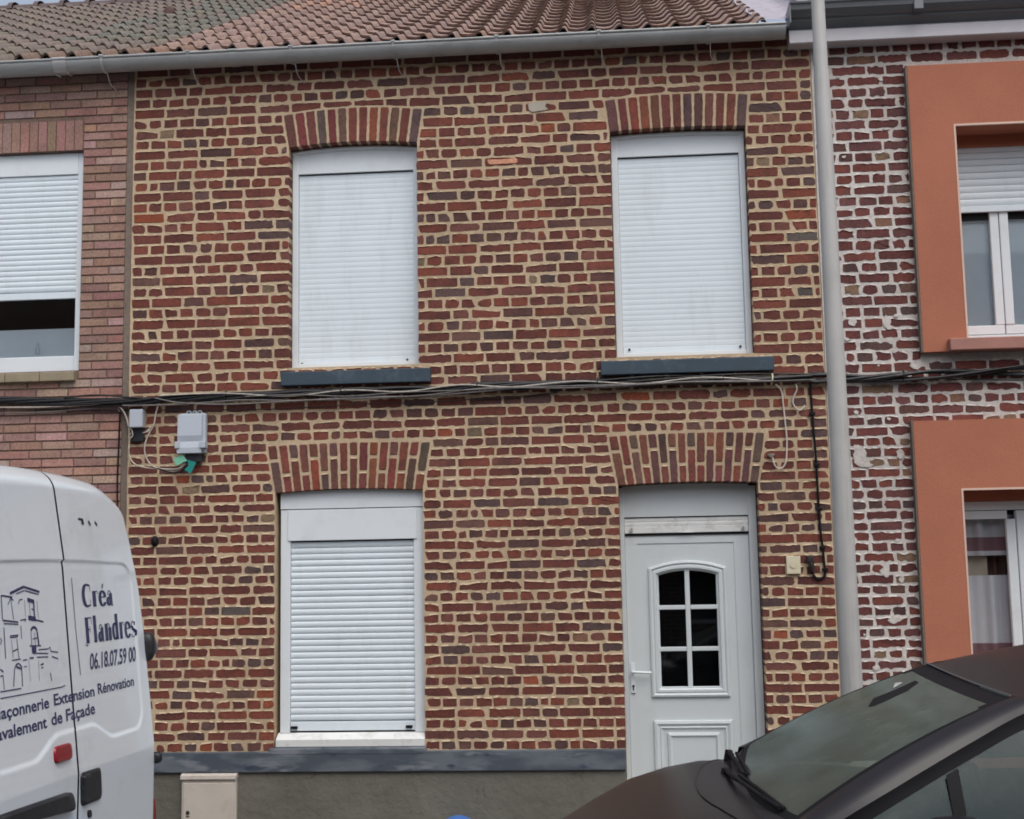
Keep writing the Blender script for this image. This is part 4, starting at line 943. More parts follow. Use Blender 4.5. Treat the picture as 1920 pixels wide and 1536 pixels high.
# ------------------------------------------------------------------ white van
VX, VYC = -2.27, -3.145
VZ0, VZT = .42, 2.280
HWK = [(0, .93), (.5, .938), (1.14, .938), (1.52, .926), (1.75, .902), (1.88, .868), (2.0, .850), (2.1, .826), (2.185, .765), (2.3, .70)]
def v_hw(z):                               # half width of the body at a height
    for (a, wa), (b_, wb) in zip(HWK, HWK[1:]):
        if z <= b_: return wa+(wb-wa)*max(0, z-a)/(b_-a)
    return HWK[-1][1]
def v_top(u): return VZT-.028*u*u-.075*max(0, (abs(u)-.66)/.34)**2.2
def v_lean(z):
    return -.090*max(0, (z-1.0))/.85 if z < 1.85 else -.090-.17*(z-1.85)
def sst(a, b_, x): t = max(0, min(1, (x-a)/(b_-a))); return t*t*(3-2*t)
def v_low(dy):                             # lower edge of the pressed panel (wave towards each side)
    return 1.178-.078*sst(.16, .42, dy)
def rear_x(y, z):
    dy = y-VYC; hw = v_hw(z); ady = abs(dy); x = VX+v_lean(z)
    e = hw-ady; r_ = .06
    if e < r_: k = (r_-max(0, e))/r_; x -= r_*.9*(1-math.sqrt(max(0, 1-k*k)))
    zt = v_top(dy/max(.1, hw)); e = zt-z; r_ = .09
    if e < r_: k = (r_-max(0, e))/r_; x -= r_*(1-math.sqrt(max(0, 1-k*k)))
    # pressed panel
    rad = .10; lo = v_low(ady); hi = 1.884-.020*ady**2
    ex = min(.775, hw-.10)-ady; ez0 = z-lo; ez1 = hi-z
    if min(ex, ez0, ez1) > -.05:
        if ex < rad and ez1 < rad: d = rad-math.hypot(rad-ex, rad-ez1)
        elif ex < rad and ez0 < rad: d = rad-math.hypot(rad-ex, rad-ez0)
        else: d = min(ex, ez0, ez1)
        x -= .0075*(sst(-.005, .005, d) if ez1 < ez0 else sst(-.010, .010, d))
    return x
def v_seam(z): return VYC+(.010 if z > 1.886 else 0)-(.014*sst(1.19, 1.16, z) if False else (.014 if z < 1.175 else 0))
def grid_door(sign):
    nz, ny = 330, 110; pts = []
    for i in range(ny+1):
        t = i/ny; t = t if i < ny*.0 else 1-(1-t)**1.25; row = []
        for j in range(nz+1):
            v = j/nz; u0 = t
            zt = v_top(sign*t); z = VZ0+(zt-VZ0)*(1-(1-v)**1.15)
            ys = v_seam(z)+sign*.0085; ye = VYC+sign*(v_hw(z)-.0)
            y = ys+(ye-ys)*t; row.append((rear_x(y, z), y, z))
        pts.append(row)
    return pts
SERIF = {}
def nib(pts, w_, hair=.045):
    """quads swept by a flat pen: thick verticals and hairline horizontals"""
    out = []
    for (x0, y0), (x1, y1) in zip(pts, pts[1:]):
        out.append([(x0-w_/2, y0), (x0+w_/2, y0), (x1+w_/2, y1), (x1-w_/2, y1)])
        out.append([(x0, y0-hair/2), (x1, y1-hair/2), (x1, y1+hair/2), (x0, y0+hair/2)])
    return out
def arc(cx, cy, rx, ry, a0, a1, n=12): return [(cx+rx*math.cos(R(a0+(a1-a0)*i/n)), cy+ry*math.sin(R(a0+(a1-a0)*i/n))) for i in range(n+1)]
def serif_glyph(ch):
    W = .23; t = .05; g = []; adv = .5
    st = lambda x, y0, y1, w_=W: g.append([(x-w_/2, y0), (x+w_/2, y0), (x+w_/2, y1), (x-w_/2, y1)])
    sf = lambda x, y, h=.13: g.append([(x-h, y), (x+h, y), (x+h, y+t), (x-h, y+t)])
    if ch == 'C':
        g += nib(arc(.33, .5, .24, .49, 55, 305, 22), W*.9); st(.545, .66, .98, .03); st(.54, .05, .30, .025); adv = .66
    elif ch == 'F':
        st(.20, 0, 1); sf(.20, 0); sf(.20, 1-t); g.append([(.2, 1-t), (.55, 1-t), (.55, 1), (.2, 1)]); st(.545, .72, 1, .03); g.append([(.2, .50), (.42, .50), (.42, .50+t), (.2, .50+t)]); st(.42, .40, .64, .03); g += nib(arc(.10, -.01, .09, .07, 180, 330, 8), .03); adv = .63
    elif ch == 'l': st(.17, 0, 1.05); sf(.17, 0, .12); g.append([(.03, 1.0), (.17, 1.05), (.17, 1.0), (.06, .985)]); adv = .36
    elif ch == 'r': st(.16, 0, .68); sf(.16, 0, .12); g += nib(arc(.34, .52, .10, .15, 165, 50, 8), .06); g += nib([(.40, .60), (.405, .56)], .09); g.append([(.03, .65), (.16, .70), (.16, .65), (.05, .635)]); adv = .47
    elif ch in 'eé':
        g += nib(arc(.27, .34, .18, .34, 8, 330, 24), W*.85); g.append([(.12, .37), (.45, .37), (.45, .37+t), (.12, .37+t)]); adv = .52
        if ch == 'é': g.append([(.26, .78), (.32, .78), (.40, .99), (.29, .96)])
    elif ch == 'a':
        st(.34, .05, .55); g += nib(arc(.25, .52, .11, .15, 0, 160, 12), .06); g += nib([(.15, .53), (.15, .50)], .10); g += nib(arc(.22, .20, .12, .19, 70, 300, 16), W*.8); g += nib(arc(.42, .08, .06, .08, 180, 330, 8), .04); adv = .53
    elif ch == 'n':
        st(.16, 0, .68); sf(.16, 0, .11); g.append([(.03, .65), (.16, .70), (.16, .65), (.05, .635)]); g += nib(arc(.30, .50, .14, .18, 180, 0, 14), .06); st(.44, 0, .52); sf(.44, 0, .11); adv = .62
    elif ch == 'd':
        st(.40, 0, 1.05); g += nib(arc(.26, .34, .17, .34, 40, 320, 20), W*.85); sf(.44, 0, .08); g.append([(.27, 1.0), (.40, 1.05), (.40, 1.0), (.30, .985)]); adv = .58
    elif ch == 's':
        g += nib(arc(.22, .51, .13, .16, 30, 200, 12)+arc(.24, .17, .14, .16, 120, -40, 10)[:], .07); g += nib([(.11, .48), (.20, .38), (.30, .30), (.37, .20)], W*.8); g += nib(arc(.22, .17, .14, .16, -10, -165, 12), .05); st(.345, .50, .66, .03); st(.08, 0, .16, .03); adv = .46
    return g, adv
def font_text(txt, shear=0.):
    cu = bpy.data.curves.new('t', 'FONT'); cu.body = txt; cu.size = 1.0; cu.resolution_u = 4; cu.shear = shear; cu.offset = .020
    ob = bpy.data.objects.new('t', cu); COL.objects.link(ob); dg = bpy.context.evaluated_depsgraph_get(); me = bpy.data.meshes.new_from_object(ob.evaluated_get(dg))
    vs = [(v.co.x, v.co.y) for v in me.vertices]; fs = [list(p.vertices) for p in me.polygons]
    bpy.data.objects.remove(ob); bpy.data.curves.remove(cu); bpy.data.meshes.remove(me); return vs, fs
def van():
    root = thing('van', (VX-2.3, VYC, 0), 'white delivery van with navy lettering and a house sketch on its rear doors', 'van')
    doors = {}
    L, Rr = MB(), MB(); L.grid(grid_door(-1), 0, True); Rr.grid(grid_door(1), 0, True)
    def put(poly, mi, lift=.0016):           # poly in (y, z) world, conformed to the doors
        c = sum(p[0] for p in poly)/len(poly); zc = sum(p[1] for p in poly)/len(poly)
        tgt = L if c < v_seam(zc) else Rr
        tgt.add([(rear_x(p[0], p[1])+lift, p[0], p[1]) for p in poly], [list(range(len(poly)))], mi)
    def place(vs, fs, y0, z0, sy, sz, mi=1):
        for f in fs: put([(y0+vs[i][0]*sy, z0+vs[i][1]*sz) for i in f], mi)
    def V(px, py):
        x = VX-.05
        for _ in range(4): p = xp(px, py, x); x = rear_x(p.y, p.z)
        return p
    def serif(txt, pa, pb, cap_px):          # baseline from pixel pa to pb
        a, b_ = V(*pa), V(*pb); cap = V(pa[0], cap_px).z-a.z; tot = sum(serif_glyph(c)[1] for c in txt); sy = (b_.y-a.y)/tot; x = 0
        for ch in txt:
            g, adv = serif_glyph(ch)
            for q in g: put([(a.y+(x+p[0])*sy, a.z+p[1]*cap) for p in q], 1)
            x += adv
    serif('Créa', (155, 1139), (213, 1135), 1095); serif('Flandres', (160, 1207), (258, 1193), 1158)
    for txt, pa, pb, capp, sh, mi in (('06.18.07.59 00', (168, 1256), (258, 1239), 1225, .22, 1), ('Rénovation', (183, 1303), (251, 1284), 1281, 0, 1), ('Extension', (100, 1323), (177, 1305), 1303, 0, 1), ('Maçonnerie', (-38, 1356), (92, 1327), 1338, 0, 1), ('Ravalement', (-42, 1403), (88, 1364), 1390, 0, 1), ('de', (96, 1361), (117, 1354), 1334, 0, 1), ('Façade', (123, 1353), (178, 1337), 1331, 0, 1)):
        vs, fs = font_text(txt, sh); w_ = max(v[0] for v in vs)
        a, b_ = V(*pa), V(*pb); cap = .72
        if txt in ('Maçonnerie', 'Ravalement'):
            a = Vector((0, 0, V(*pb).z)); sy = .105; a.y = b_.y-sy*w_; sz = (V(100, 1301).z-V(100, 1323).z)/.72
        else:
            sy = (b_.y-a.y)/w_; sz = abs(V(pa[0], capp).z-a.z)/cap
            if txt == 'Rénovation' or txt == 'Extension': sz = (V(100, 1301).z-V(100, 1323).z)/.72
            if txt in ('de', 'Façade'): sz = (V(123, 1331).z-V(123, 1354).z)/.72
        if abs(a.z-b_.z) > 0: a.z = (a.z+b_.z)/2
        place(vs, fs, a.y, a.z, sy, sz, mi)
    def line(pix, w_=.0035, mi=1):
        pts = [V(*p) for p in pix]
        for p, q in zip(pts, pts[1:]):
            d = Vector((q.y-p.y, q.z-p.z)); L_ = d.length
            if L_ < 1e-5: continue
            n_ = Vector((-d.y, d.x))/L_*w_; e = d/L_*w_*.3
            k = max(1, int(L_/.05))
            for i in range(k):
                a = Vector((p.y, p.z))+d*(i/k); b_ = Vector((p.y, p.z))+d*((i+1)/k)
                put([(a.x-n_.x, a.y-n_.y), (b_.x-n_.x, b_.y-n_.y), (b_.x+n_.x, b_.y+n_.y), (a.x+n_.x, a.y+n_.y)], mi, .0017)
    sk = lambda pts: [(x/6, 1070+y/6) for x, y in pts]
    line([(133.5, 1083), (141, 1175), (150.5, 1266)], .003)
    for pts, w_ in (([(108, 258), (262, 182)], .007), ([(262, 182), (440, 240)], .006), ([(180, 262), (270, 222)], .003), ([(275, 225), (430, 268)], .003),
                    ([(5, 290), (20, 280), (135, 300)], .004), ([(10, 295), (25, 550)], .004), ([(25, 560), (200, 580)], .004), ([(40, 596), (200, 604)], .003),
                    ([(120, 330), (150, 550)], .003), ([(85, 385), (115, 310), (150, 335)], .003), ([(205, 375), (215, 330), (250, 325)], .003), ([(270, 330), (285, 520)], .0018),
                    ([(305, 325), (380, 350)], .010), ([(320, 320), (340, 520)], .002), ([(375, 350), (385, 540)], .007), ([(350, 430), (375, 440)], .003), ([(410, 340), (430, 540)], .0018),
                    ([(315, 530), (400, 545)], .012), ([(380, 550), (485, 575)], .004), ([(225, 560), (290, 545), (275, 575)], .003),
                    ([(40, 640), (60, 990)], .004), ([(110, 735), (200, 725), (190, 745), (115, 755), (110, 735)], .003), ([(125, 780), (145, 980)], .002), ([(185, 770), (210, 985)], .003), ([(140, 910), (200, 880)], .003), ([(130, 1010), (230, 995)], .003),
                    ([(230, 620), (240, 770)], .003), ([(345, 680), (350, 655), (375, 635), (405, 650), (415, 685)], .007), ([(345, 690), (355, 840)], .003), ([(415, 690), (435, 845)], .007), ([(365, 770), (415, 755)], .003), ([(385, 700), (395, 840)], .002), ([(330, 845), (460, 845)], .003),
                    ([(355, 890), (405, 885)], .016), ([(430, 890), (540, 880), (560, 860), (570, 910), (650, 918)], .003), ([(365, 930), (540, 930)], .003), ([(410, 975), (540, 970)], .003), ([(580, 965), (650, 990)], .003), ([(255, 1010), (300, 1000)], .003), ([(330, 985), (375, 980)], .004),
                    ([(150, 1310), (160, 1110), (180, 1055), (210, 1045), (240, 1080), (250, 1300)], .004), ([(180, 1080), (235, 1105)], .005), ([(265, 1085), (300, 1075)], .002), ([(455, 1060), (490, 1045)], .004), ([(460, 1095), (485, 1090)], .003), ([(565, 1150), (578, 1240)], .004), ([(0, 1190), (30, 1180), (45, 1340)], .003),
                    ([(0, 760), (15, 790), (0, 830)], .003), ([(0, 1110), (35, 1140)], .004), ([(0, 1365), (120, 1345), (235, 1325)], .003), ([(0, 1440), (300, 1385), (690, 1310), (730, 1290)], .0028), ([(320, 1000), (340, 1250)], .0015), ([(430, 1010), (440, 1240)], .0015)):
        line(sk(pts), w_*.78)
    # broken badge high on the door
    for pts, w_ in (([(146, 973), (150, 973.5), (155, 974.5)], .005), ([(153.5, 975), (155, 984)], .013), ([(165, 977), (169, 985)], .008), ([(177, 978.5), (181.5, 985.5)], .007)): line(pts, w_, 2)
    mats = [M['paint_van'], M['ink'], M['plastic']]
    dl = L.build('rear_door', mats, root, fix=False); dr = Rr.build('rear_door', mats, root, fix=False)
    for d in (dl, dr):
        pass
    gp = MB(); zz = [VZ0+.02+i*.06 for i in range(30)]
    gp.grid([[(rear_x(v_seam(z)+dy, z)-.012, v_seam(z)+dy, z) for z in zz if z < v_top(0)-.03] for dy in (-.02, .02)], smooth=False); gp.build('door_seal', M['rubber'], root)
    # body: outline swept forward
    out = []
    for j in range(41): z = VZ0+(v_top(1)-VZ0)*j/40; out.append((VYC+v_hw(z), z))
    for i in range(1, 40):
        u = 1-2*i/40; z = v_top(u); out.append((VYC+u*v_hw(v_top(1)), z))
    for j in range(41): z = v_top(1)+(VZ0-v_top(1))*j/40; out.append((VYC-v_hw(z), z))
    body = MB(); rows = []
    for y, z in out: 
        xs = [rear_x(y, z), VX-.35, VX-1.5, VX-3.0, VX-3.62]; row = [(x, y, z) for x in xs]
        zf = [(-4.15, 1.62), (-4.62, 1.10), (-4.98, .85)]
        for dx, zl in zf: row.append((VX+dx, VYC+(y-VYC)*(1-.02*(-dx-3.6)), min(z, zl+(z-VZ0)*.04)))
        rows.append(row)
    body.grid(rows, 0, True); last = [r_[-1] for r_ in rows]; body.add(last, [list(range(len(last)))], 0)
    body.add([(VX-4.98, VYC-.9, VZ0), (VX-4.98, VYC+.9, VZ0), (VX-.05, VYC+.94, VZ0), (VX-.05, VYC-.94, VZ0)], [[0, 1, 2, 3]], 1)
    body.build('body', [M['paint_van'], M['rubber']], root)
    ws = MB(); ws.add([(VX-3.70, VYC-.70, 2.06), (VX-3.70, VYC+.70, 2.06), (VX-4.16, VYC+.80, 1.66), (VX-4.16, VYC-.80, 1.66)], [[0, 1, 2, 3]]); ws.build('windscreen', M['glass_car_side'], root)
    bp = MB(); bp.box(VX-.30, VX+.075, VYC-.93, VYC+.93, .34, .56, bev=.05); bp.build('bumper', M['plastic'], root)
    # lamps, handle, plate bar, hinges
    def pad(name, pix, th, mat, n=5, rnd=.02, par=root):
        p = [V(*q) for q in pix]; yz = [(a.y, a.z) for a in p]; c = (sum(a for a, _ in yz)/len(yz), sum(b_ for _, b_ in yz)/len(yz)); mb = MB()
        crn = []
        for i in range(len(yz)):
            a, b_, d = Vector(yz[i-1]), Vector(yz[i]), Vector(yz[(i+1) % len(yz)]); k = min(rnd, (a-b_).length*.4, (d-b_).length*.4)
            p0, p1 = b_+(a-b_).normalized()*k, b_+(d-b_).normalized()*k
            for t in range(n+1): s_ = t/n; crn.append(p0*(1-s_)**2+b_*2*s_*(1-s_)+p1*s_*s_)
        rings = [(1, -.01), (1, th*.6), (.94, th*.9), (.80, th)]; m_ = len(crn)
        pts = [[(rear_x(c[0]+(q.x-c[0])*k, c[1]+(q.y-c[1])*k)+h, c[0]+(q.x-c[0])*k, c[1]+(q.y-c[1])*k) for k, h in rings] for q in crn]
        mb.grid(pts, 0, True, close_u=True); mb.add([q[-1] for q in pts], [list(range(m_))]); return mb.build(name, mat, par)
    pad('brake_light', [(99.5, 1401), (131, 1392), (133, 1422), (101, 1433)], .012, M['redlens'], rnd=.035)
    hb = pad('door_handle', [(150, 1450), (187, 1438), (189, 1497), (151, 1513)], .010, M['plastic'], rnd=.03)
    pad('handle_grip', [(151.5, 1455), (163, 1449), (164, 1503), (152, 1509)], .022, M['plastic'], rnd=.01, par=hb)
    pad('plate_bar', [(-60, 1570), (-60, 1548), (128, 1484), (135, 1518)], .035, M['plastic'], rnd=.05)
    pad('lock', [(163, 1520), (170, 1518), (171, 1532), (164, 1534)], .006, M['iron'], rnd=.02)
    def hinge(px, py, ry, rz, rx):
        z = xp(px, py, VX-.04).z; y = VYC+v_hw(z)-.02; x = rear_x(y-.03, z); mb = MB()
        f = lambda v: math.copysign(abs(v)**.75, v)
        mb.grid([[(x+rx*f(math.sin(b_)*math.cos(a)), y+ry*f(math.sin(b_)*math.sin(a)), z-rz*f(math.cos(b_))) for b_ in [math.pi*q/12 for q in range(13)]] for a in [2*math.pi*k/18 for k in range(18)]], close_u=True)
        return x, y, z, mb.build('hinge', M['plastic'], root)
    x, y, z, ob = hinge(276, 1213, .036, .070, .040); mb = MB(); mb.grid([[(x+.016+.026*math.sin(b_)*math.cos(a), y+.030+.030*math.sin(b_)*math.sin(a), z-.004-.042*math.cos(b_)) for b_ in [math.pi*q/10 for q in range(11)]] for a in [2*math.pi*k/16 for k in range(16)]], close_u=True); mb.build('hinge_cap', M['alu_dark'], ob)
    hinge(277, 1421, .022, .028, .030)
    for sg in (1, -1):
        for zs, xs in ((( .46, .66, .735), (VX-.16, VX-.006)), ((.88, .93, .975), (VX-.14, VX-.03))):
            tl = MB(); yl = VYC+sg*(v_hw(zs[1])-.004)
            tl.prism([(yl-sg*.040, zs[0]), (yl+sg*.012, zs[0]), (yl+sg*.012, zs[1]), (yl-sg*.004, zs[2]), (yl-sg*.040, zs[1])], xs[0], xs[1], 'x'); tl.build('tail_light', M['redlens'], root)
    for dx in (-1.0, -4.1):
        for sy in (-1, 1): wheel(root, VX+dx, VYC+sy*.86, .33, .10)
def wheel(root, x, y, r_, hw):
    z = r_-.14; mb = MB(); prof = [(r_*.62, -hw), (r_*.9, -hw), (r_, -hw*.7), (r_, hw*.7), (r_*.9, hw), (r_*.62, hw)]
    mb.grid([[(x+rad*math.cos(a), y+t, z+rad*math.sin(a)) for rad, t in prof] for a in [2*math.pi*q/32 for q in range(32)]], 0, True, close_u=True); w_ = mb.build('wheel', M['tyre'], root)
    mb = MB(); mb.tube([(x, y-hw*.8, z), (x, y+hw*.8, z)], r_*.63, 28); mb.build('rim', M['rim'], w_)
van()

# ------------------------------------------------------------------ dark car
CY = -3.575
def car():
    root = thing('car', (1.3, CY, -.14), 'dark aubergine hatchback with a steeply raked windscreen parked facing the van', 'car'); root.rotation_euler.x = .022
    K = [(-1.02, .30, .34, .40), (-.98, .56, .26, .45), (-.88, .72, .18, .52), (-.70, .81, .10, .585), (-.45, .86, .08, .655), (-.283, .873, .08, .742), (-.133, .88, .08, .836), (.029, .885, .08, .924), (.18, .885, .08, .972), (.322, .885, .08, .998), (.44, .885, .08, 1.000), (.60, .885, .08, .990), (1.2, .885, .08, .955), (2.2, .885, .08, .965), (2.9, .86, .10, .985), (3.25, .80, .16, 1.0), (3.42, .66, .30, .95), (3.46, .50, .42, .86)]
    body = MB(); n = 48; rows = []
    for s_, hw, zb, zt in K:
        row = []
        for i in range(n+1):
            a = math.pi*(-.06+1.12*i/n); c, s2 = math.cos(a), math.sin(a)
            e1 = .30; y = hw*math.copysign(abs(c)**e1, c); h = max(0, s2); zz = zb+(zt-zb)*(h**.22)
            if s2 < 0: zz = zb; y *= 1-.3*min(1, -s2*5)
            zz += .010*(1-(y/hw)**2)
            row.append((s_, CY+y, zz))
        rows.append(row)
    body.grid(rows, 0, True); body.add(rows[0], [list(range(n+1))]); body.add(rows[-1], [list(range(n+1))[::-1]])
    body.build('body', M['carpaint'], root)
    def surf(s_, u):                         # top of the lower body
        for (a, h0, b0, t0), (b_, h1, b1, t1) in zip(K, K[1:]):
            if s_ <= b_: k = (s_-a)/(b_-a); hw, zt, zb = h0+(h1-h0)*k, t0+(t1-t0)*k, b0+(b1-b0)*k; break
        y = u*hw; c = abs(u)**(1/.30); s2 = math.sqrt(max(0, 1-c*c)); return Vector((s_, CY+y, zb+(zt-zb)*s2**.22+.010*(1-u*u)))
    B = lambda u: Vector((.438+.085*u*u, CY+.765*u, 1.004+.022*u*u))
    T = lambda u: Vector((1.262-.004*u*u, CY+.575*u, 1.374+.008*u*u))
    def W(u, v):
        p = B(u).lerp(T(u), v); b_ = 4*v*(1-v); return p+Vector((-.012, 0, .022))*b_+Vector((-.012, 0, .016))*(1-u*u)*b_
    ws = MB(); nu, nv = 40, 24
    us = [-1+2*i/nu for i in range(nu+1)]; vs = [j/nv for j in range(nv+1)]
    def black(i, j):
        u = abs((us[i]+us[i+1])/2); v = (vs[j]+vs[j+1])/2
        if u > .955 or v < .035: return 1
        if v > .90: return 1
        ex, ez = .955-u, .90-v
        return 1 if ex < .07 and ez < .10 and math.hypot(.07-ex, (.10-ez)*.7) > .07 else 0
    us = [math.copysign(abs(u)**.9, u) for u in us]
    ws.grid([[W(u, v) for v in vs] for u in us], 0, True, mif=black); ws.build('windscreen', [M['glass_car'], M['rubber']], root)
    RA = root.rotation_euler.x; L0 = Vector(root.location)
    def seen(p):
        d = p-L0; p = L0+Vector((d.x, d.y*math.cos(RA)-d.z*math.sin(RA), d.y*math.sin(RA)+d.z*math.cos(RA)))-Vector(CAM_POS)
        return 960+2443.1*p.dot(ax)/p.dot(af), 768-2443.1*p.dot(ay)/p.dot(af)
    def on_glass(px, py):                    # where a point of the windscreen is
        best = None
        for i in range(81):
            for j in range(41):
                u, v = -1+i/40, j/40; a = seen(W(u, v)); e = (a[0]-px)**2+(a[1]-py)**2
                if best is None or e < best[0]: best = (e, u, v)
        return best[1], best[2]
    def patch(name, pix, mat, lift):
        uv = [on_glass(*p) for p in pix]; mb = MB(); n_ = Vector((-.42, 0, .9))
        a = [W(u, v)+n_*lift for u, v in uv]; b_ = [W(u, v)+n_*(lift-.0006) for u, v in uv]; k = len(a)
        mb.add(a+b_, [list(range(k))]+[[i, (i+1) % k, k+(i+1) % k, k+i] for i in range(k)]); return mb.build(name, mat, root)
    patch('mirror_mount', [(1631, 1322), (1636, 1313), (1660, 1301), (1690, 1288), (1716, 1279), (1722, 1283), (1700, 1298), (1660, 1318), (1640, 1324)], M['rubber'], .002)
    patch('sticker', [(1677, 1288), (1679, 1283), (1691, 1280), (1690, 1285)], M['clear'], .0035)
    H = lambda u: .270+.17*u*u+.045*u**4
    cow = MB(); pts = []
    for i in range(41):
        u = (-1+2*i/40)*.97; h0 = H(u); b_ = B(u/.97*.985); row = []
        for k in range(7):
            t = k/6; q = surf(h0, u*.90).lerp(b_, t); q.z += .004-.018*math.sin(math.pi*t)*(1 if t < .7 else .6); row.append(q)
        pts.append(row)
    cow.grid(pts, 0, True); cow.build('cowl', M['plastic'], root)
    for u0, u1, v1 in ((.78, .10, .035), (.30, -.80, .030)):
        wi = MB(); pts = []
        for k in range(15):
            u = u0+(u1-u0)*k/14; lift = .014+.022*math.sin(math.pi*k/14); q = B(u)+(T(u)-B(u))*v1*(k/14)**1.2+Vector((-.030*(1-k/14)-.012, 0, lift)); pts.append(q)
        wi.tube(pts, [.011]*6+[.008]*9, 7); wi.tube([pts[4]+Vector((.022, 0, .004)), pts[9]+Vector((.024, 0, .000)), pts[14]+Vector((.016, 0, -.004))], .008, 6)
        wi.tube([pts[0]+Vector((-.01, 0, -.05)), pts[0]+Vector((-.004, 0, .008))], [.022, .016], 10); wi.build('wiper', M['rubber'], root)
    mir = MB(); p = W(.02, .80)+Vector((.06, 0, -.05)); mir.box(p.x-.02, p.x+.02, p.y-.12, p.y+.12, p.z-.035, p.z+.035, bev=.02); mir.build('rear_view_mirror', M['rubber'], root)
    dash = MB(); dash.grid([[(.55+.11*j, CY+y, .965-.006*j) for j in range(6)] for y in (-.70, -.3, .3, .70)], smooth=True); dash.build('dashboard', M['plastic'], root)
    # roof
    prof = [(0, None), (1.34, (1.425, .583, .022)), (1.45, (1.470, .59, .046)), (1.60, (1.500, .60, .062)), (1.9, (1.518, .61, .066)), (2.3, (1.510, .61, .064)), (2.7, (1.482, .60, .062)), (3.0, (1.432, .575, .06)), (3.12, (1.395, .56, .06))]
    roof = MB(); rows = [[T(u)+Vector((.006, 0, .004)) for u in us]]
    for s_, q in prof[1:]: rows.append([Vector((s_, CY+q[1]*u, q[0]-q[2]*u*u-.01*u**6)) for u in us])
    roof.grid(rows, 0, True); roof.build('roof', M['carpaint'], root)
    sm = MB(); sm.tube([T(u)+Vector((.0, 0, .007)) for u in us], .0035, 6); sm.build('roof_seal', M['alu_dark'], root)
    rw = MB(); rw.grid([[Vector((3.12+.30*v, CY+(.56+.14*v)*u, 1.395-.37*v-.06*u*u*(1-v))) for v in [k/6 for k in range(7)]] for u in us], 0, True); rw.build('rear_window', M['glass_car_side'], root)
    for sg in (-1, 1):
        # side rail curve (outer edge of pillar and roof) and belt line
        rail = [(.50, .862, .985), (.62, .842, 1.030), (.722, .815, 1.080), (.84, .777, 1.136), (.942, .746, 1.186), (1.10, .702, 1.262), (1.279, .660, 1.344), (1.45, .640, 1.386), (1.65, .632, 1.410), (1.95, .630, 1.424), (2.3, .626, 1.415), (2.65, .624, 1.385), (2.9, .630, 1.338), (3.1, .655, 1.26), (3.3, .70, 1.12), (3.40, .735, 1.01)]
        P_ = smooth_path([Vector((a, CY+sg*b_, c)) for a, b_, c in rail], 6)
        inner = []
        for p in P_:                           # matching edge on the windscreen / roof
            if p.x < 1.29: v = max(0, min(1, (p.x-.523)/(1.258-.523))); q = W(sg, v)
            else:
                for (s0, a0), (s1, a1) in zip(prof[1:], prof[2:]):
                    if p.x <= s1 or s1 == 3.12: k = max(0, min(1, (p.x-s0)/(s1-s0))); q = Vector((p.x, CY+sg*(a0[1]+(a1[1]-a0[1])*k), (a0[0]+(a1[0]-a0[0])*k)-(a0[2]+(a1[2]-a0[2])*k)-.01)); break
                if p.x > 3.12: k = (p.x-3.12)/.3; q = Vector((p.x, CY+sg*(.56+.14*k), 1.395-.37*k-.06*(1-k)))
            inner.append(q)
        pil = MB(); rows = []
        for p, q in zip(P_, inner):
            m_ = p.lerp(q, .5)+Vector((-.008, sg*.010, .012)); rows.append([q, q.lerp(m_, .6), m_, m_.lerp(p, .6), p])
        pil.grid(rows, 0, True); pil.build('pillar', M['carpaint'], root)
        fr, gl = MB(), MB(); belt = lambda x: Vector((x, CY+sg*.852, .955+.016*(x-.6)))
        rowf, bars = [], []
        cols = []
        for p in P_:
            d = Vector((0, sg*.004, 0)); b_ = belt(p.x); t0 = p.lerp(b_, .0); L_ = (p-b_).length
            k = min(.9, .050/max(.06, L_)); cols.append((p.x, p, p.lerp(b_, k), b_))
        fr.grid([[c[1], c[1].lerp(c[2], .5)+Vector((0, -sg*.010, 0)), c[2]+Vector((0, -sg*.012, 0))] for c in cols], 0, True)
        g_ = [c for c in cols if .72 < c[0] < 3.2]
        gl.grid([[c[2]+Vector((0, -sg*.014, 0)), c[2].lerp(c[3], .5)+Vector((0, sg*.010, 0)), c[3]] for c in g_], 0, True)
        for xa, xb in ((.56, .72), (1.000, 1.040), (1.88, 1.98), (2.86, 2.94)):
            q0, q1 = min(cols, key=lambda c: abs(c[0]-xa)), min(cols, key=lambda c: abs(c[0]-xb))
            def at(x, t):
                i = next(i for i in range(len(cols)-1) if cols[i][0] <= x <= cols[i+1][0]); k = (x-cols[i][0])/(cols[i+1][0]-cols[i][0])
                a = cols[i][2].lerp(cols[i+1][2], k); b_ = cols[i][3].lerp(cols[i+1][3], k); return a.lerp(b_, t)+Vector((0, sg*(.004+.012*math.sin(math.pi*t)), 0))
            fr.grid([[at(x, t) for t in (0, .25, .5, .75, 1)] for x in (xa, xb)], 0, True)
        fr.tube([c[3]+Vector((0, sg*.004, 0)) for c in cols], .014, 6)
        fr.build('window_frame', M['rubber'], root); gl.build('side_window', M['glass_car_side'], root)
        mm = MB(); c0 = Vector((.975, CY+sg*1.0, 1.012)); pts = []
        for a in range(25):
            th = math.pi*2*a/24; row = []
            for b_ in range(13):
                ph = math.pi*b_/12; f = lambda v: math.copysign(abs(v)**.6, v)
                row.append(c0+Vector((.095*f(math.cos(ph)), sg*.115*f(math.sin(ph)*math.cos(th)), .075*f(math.sin(ph)*math.sin(th)))))
            pts.append(row)
        mm.grid(pts, 0, True); mo = mm.build('wing_mirror', M['carpaint'], root)
        fo = MB(); fo.tube([Vector((.96, CY+sg*.83, .97)), Vector((.97, CY+sg*.92, .965))], .03, 8); fo.build('mirror_foot', M['rubber'], mo)
        for x in (-.12, 2.5): wheel(root, x, CY+sg*.80, .31, .095)
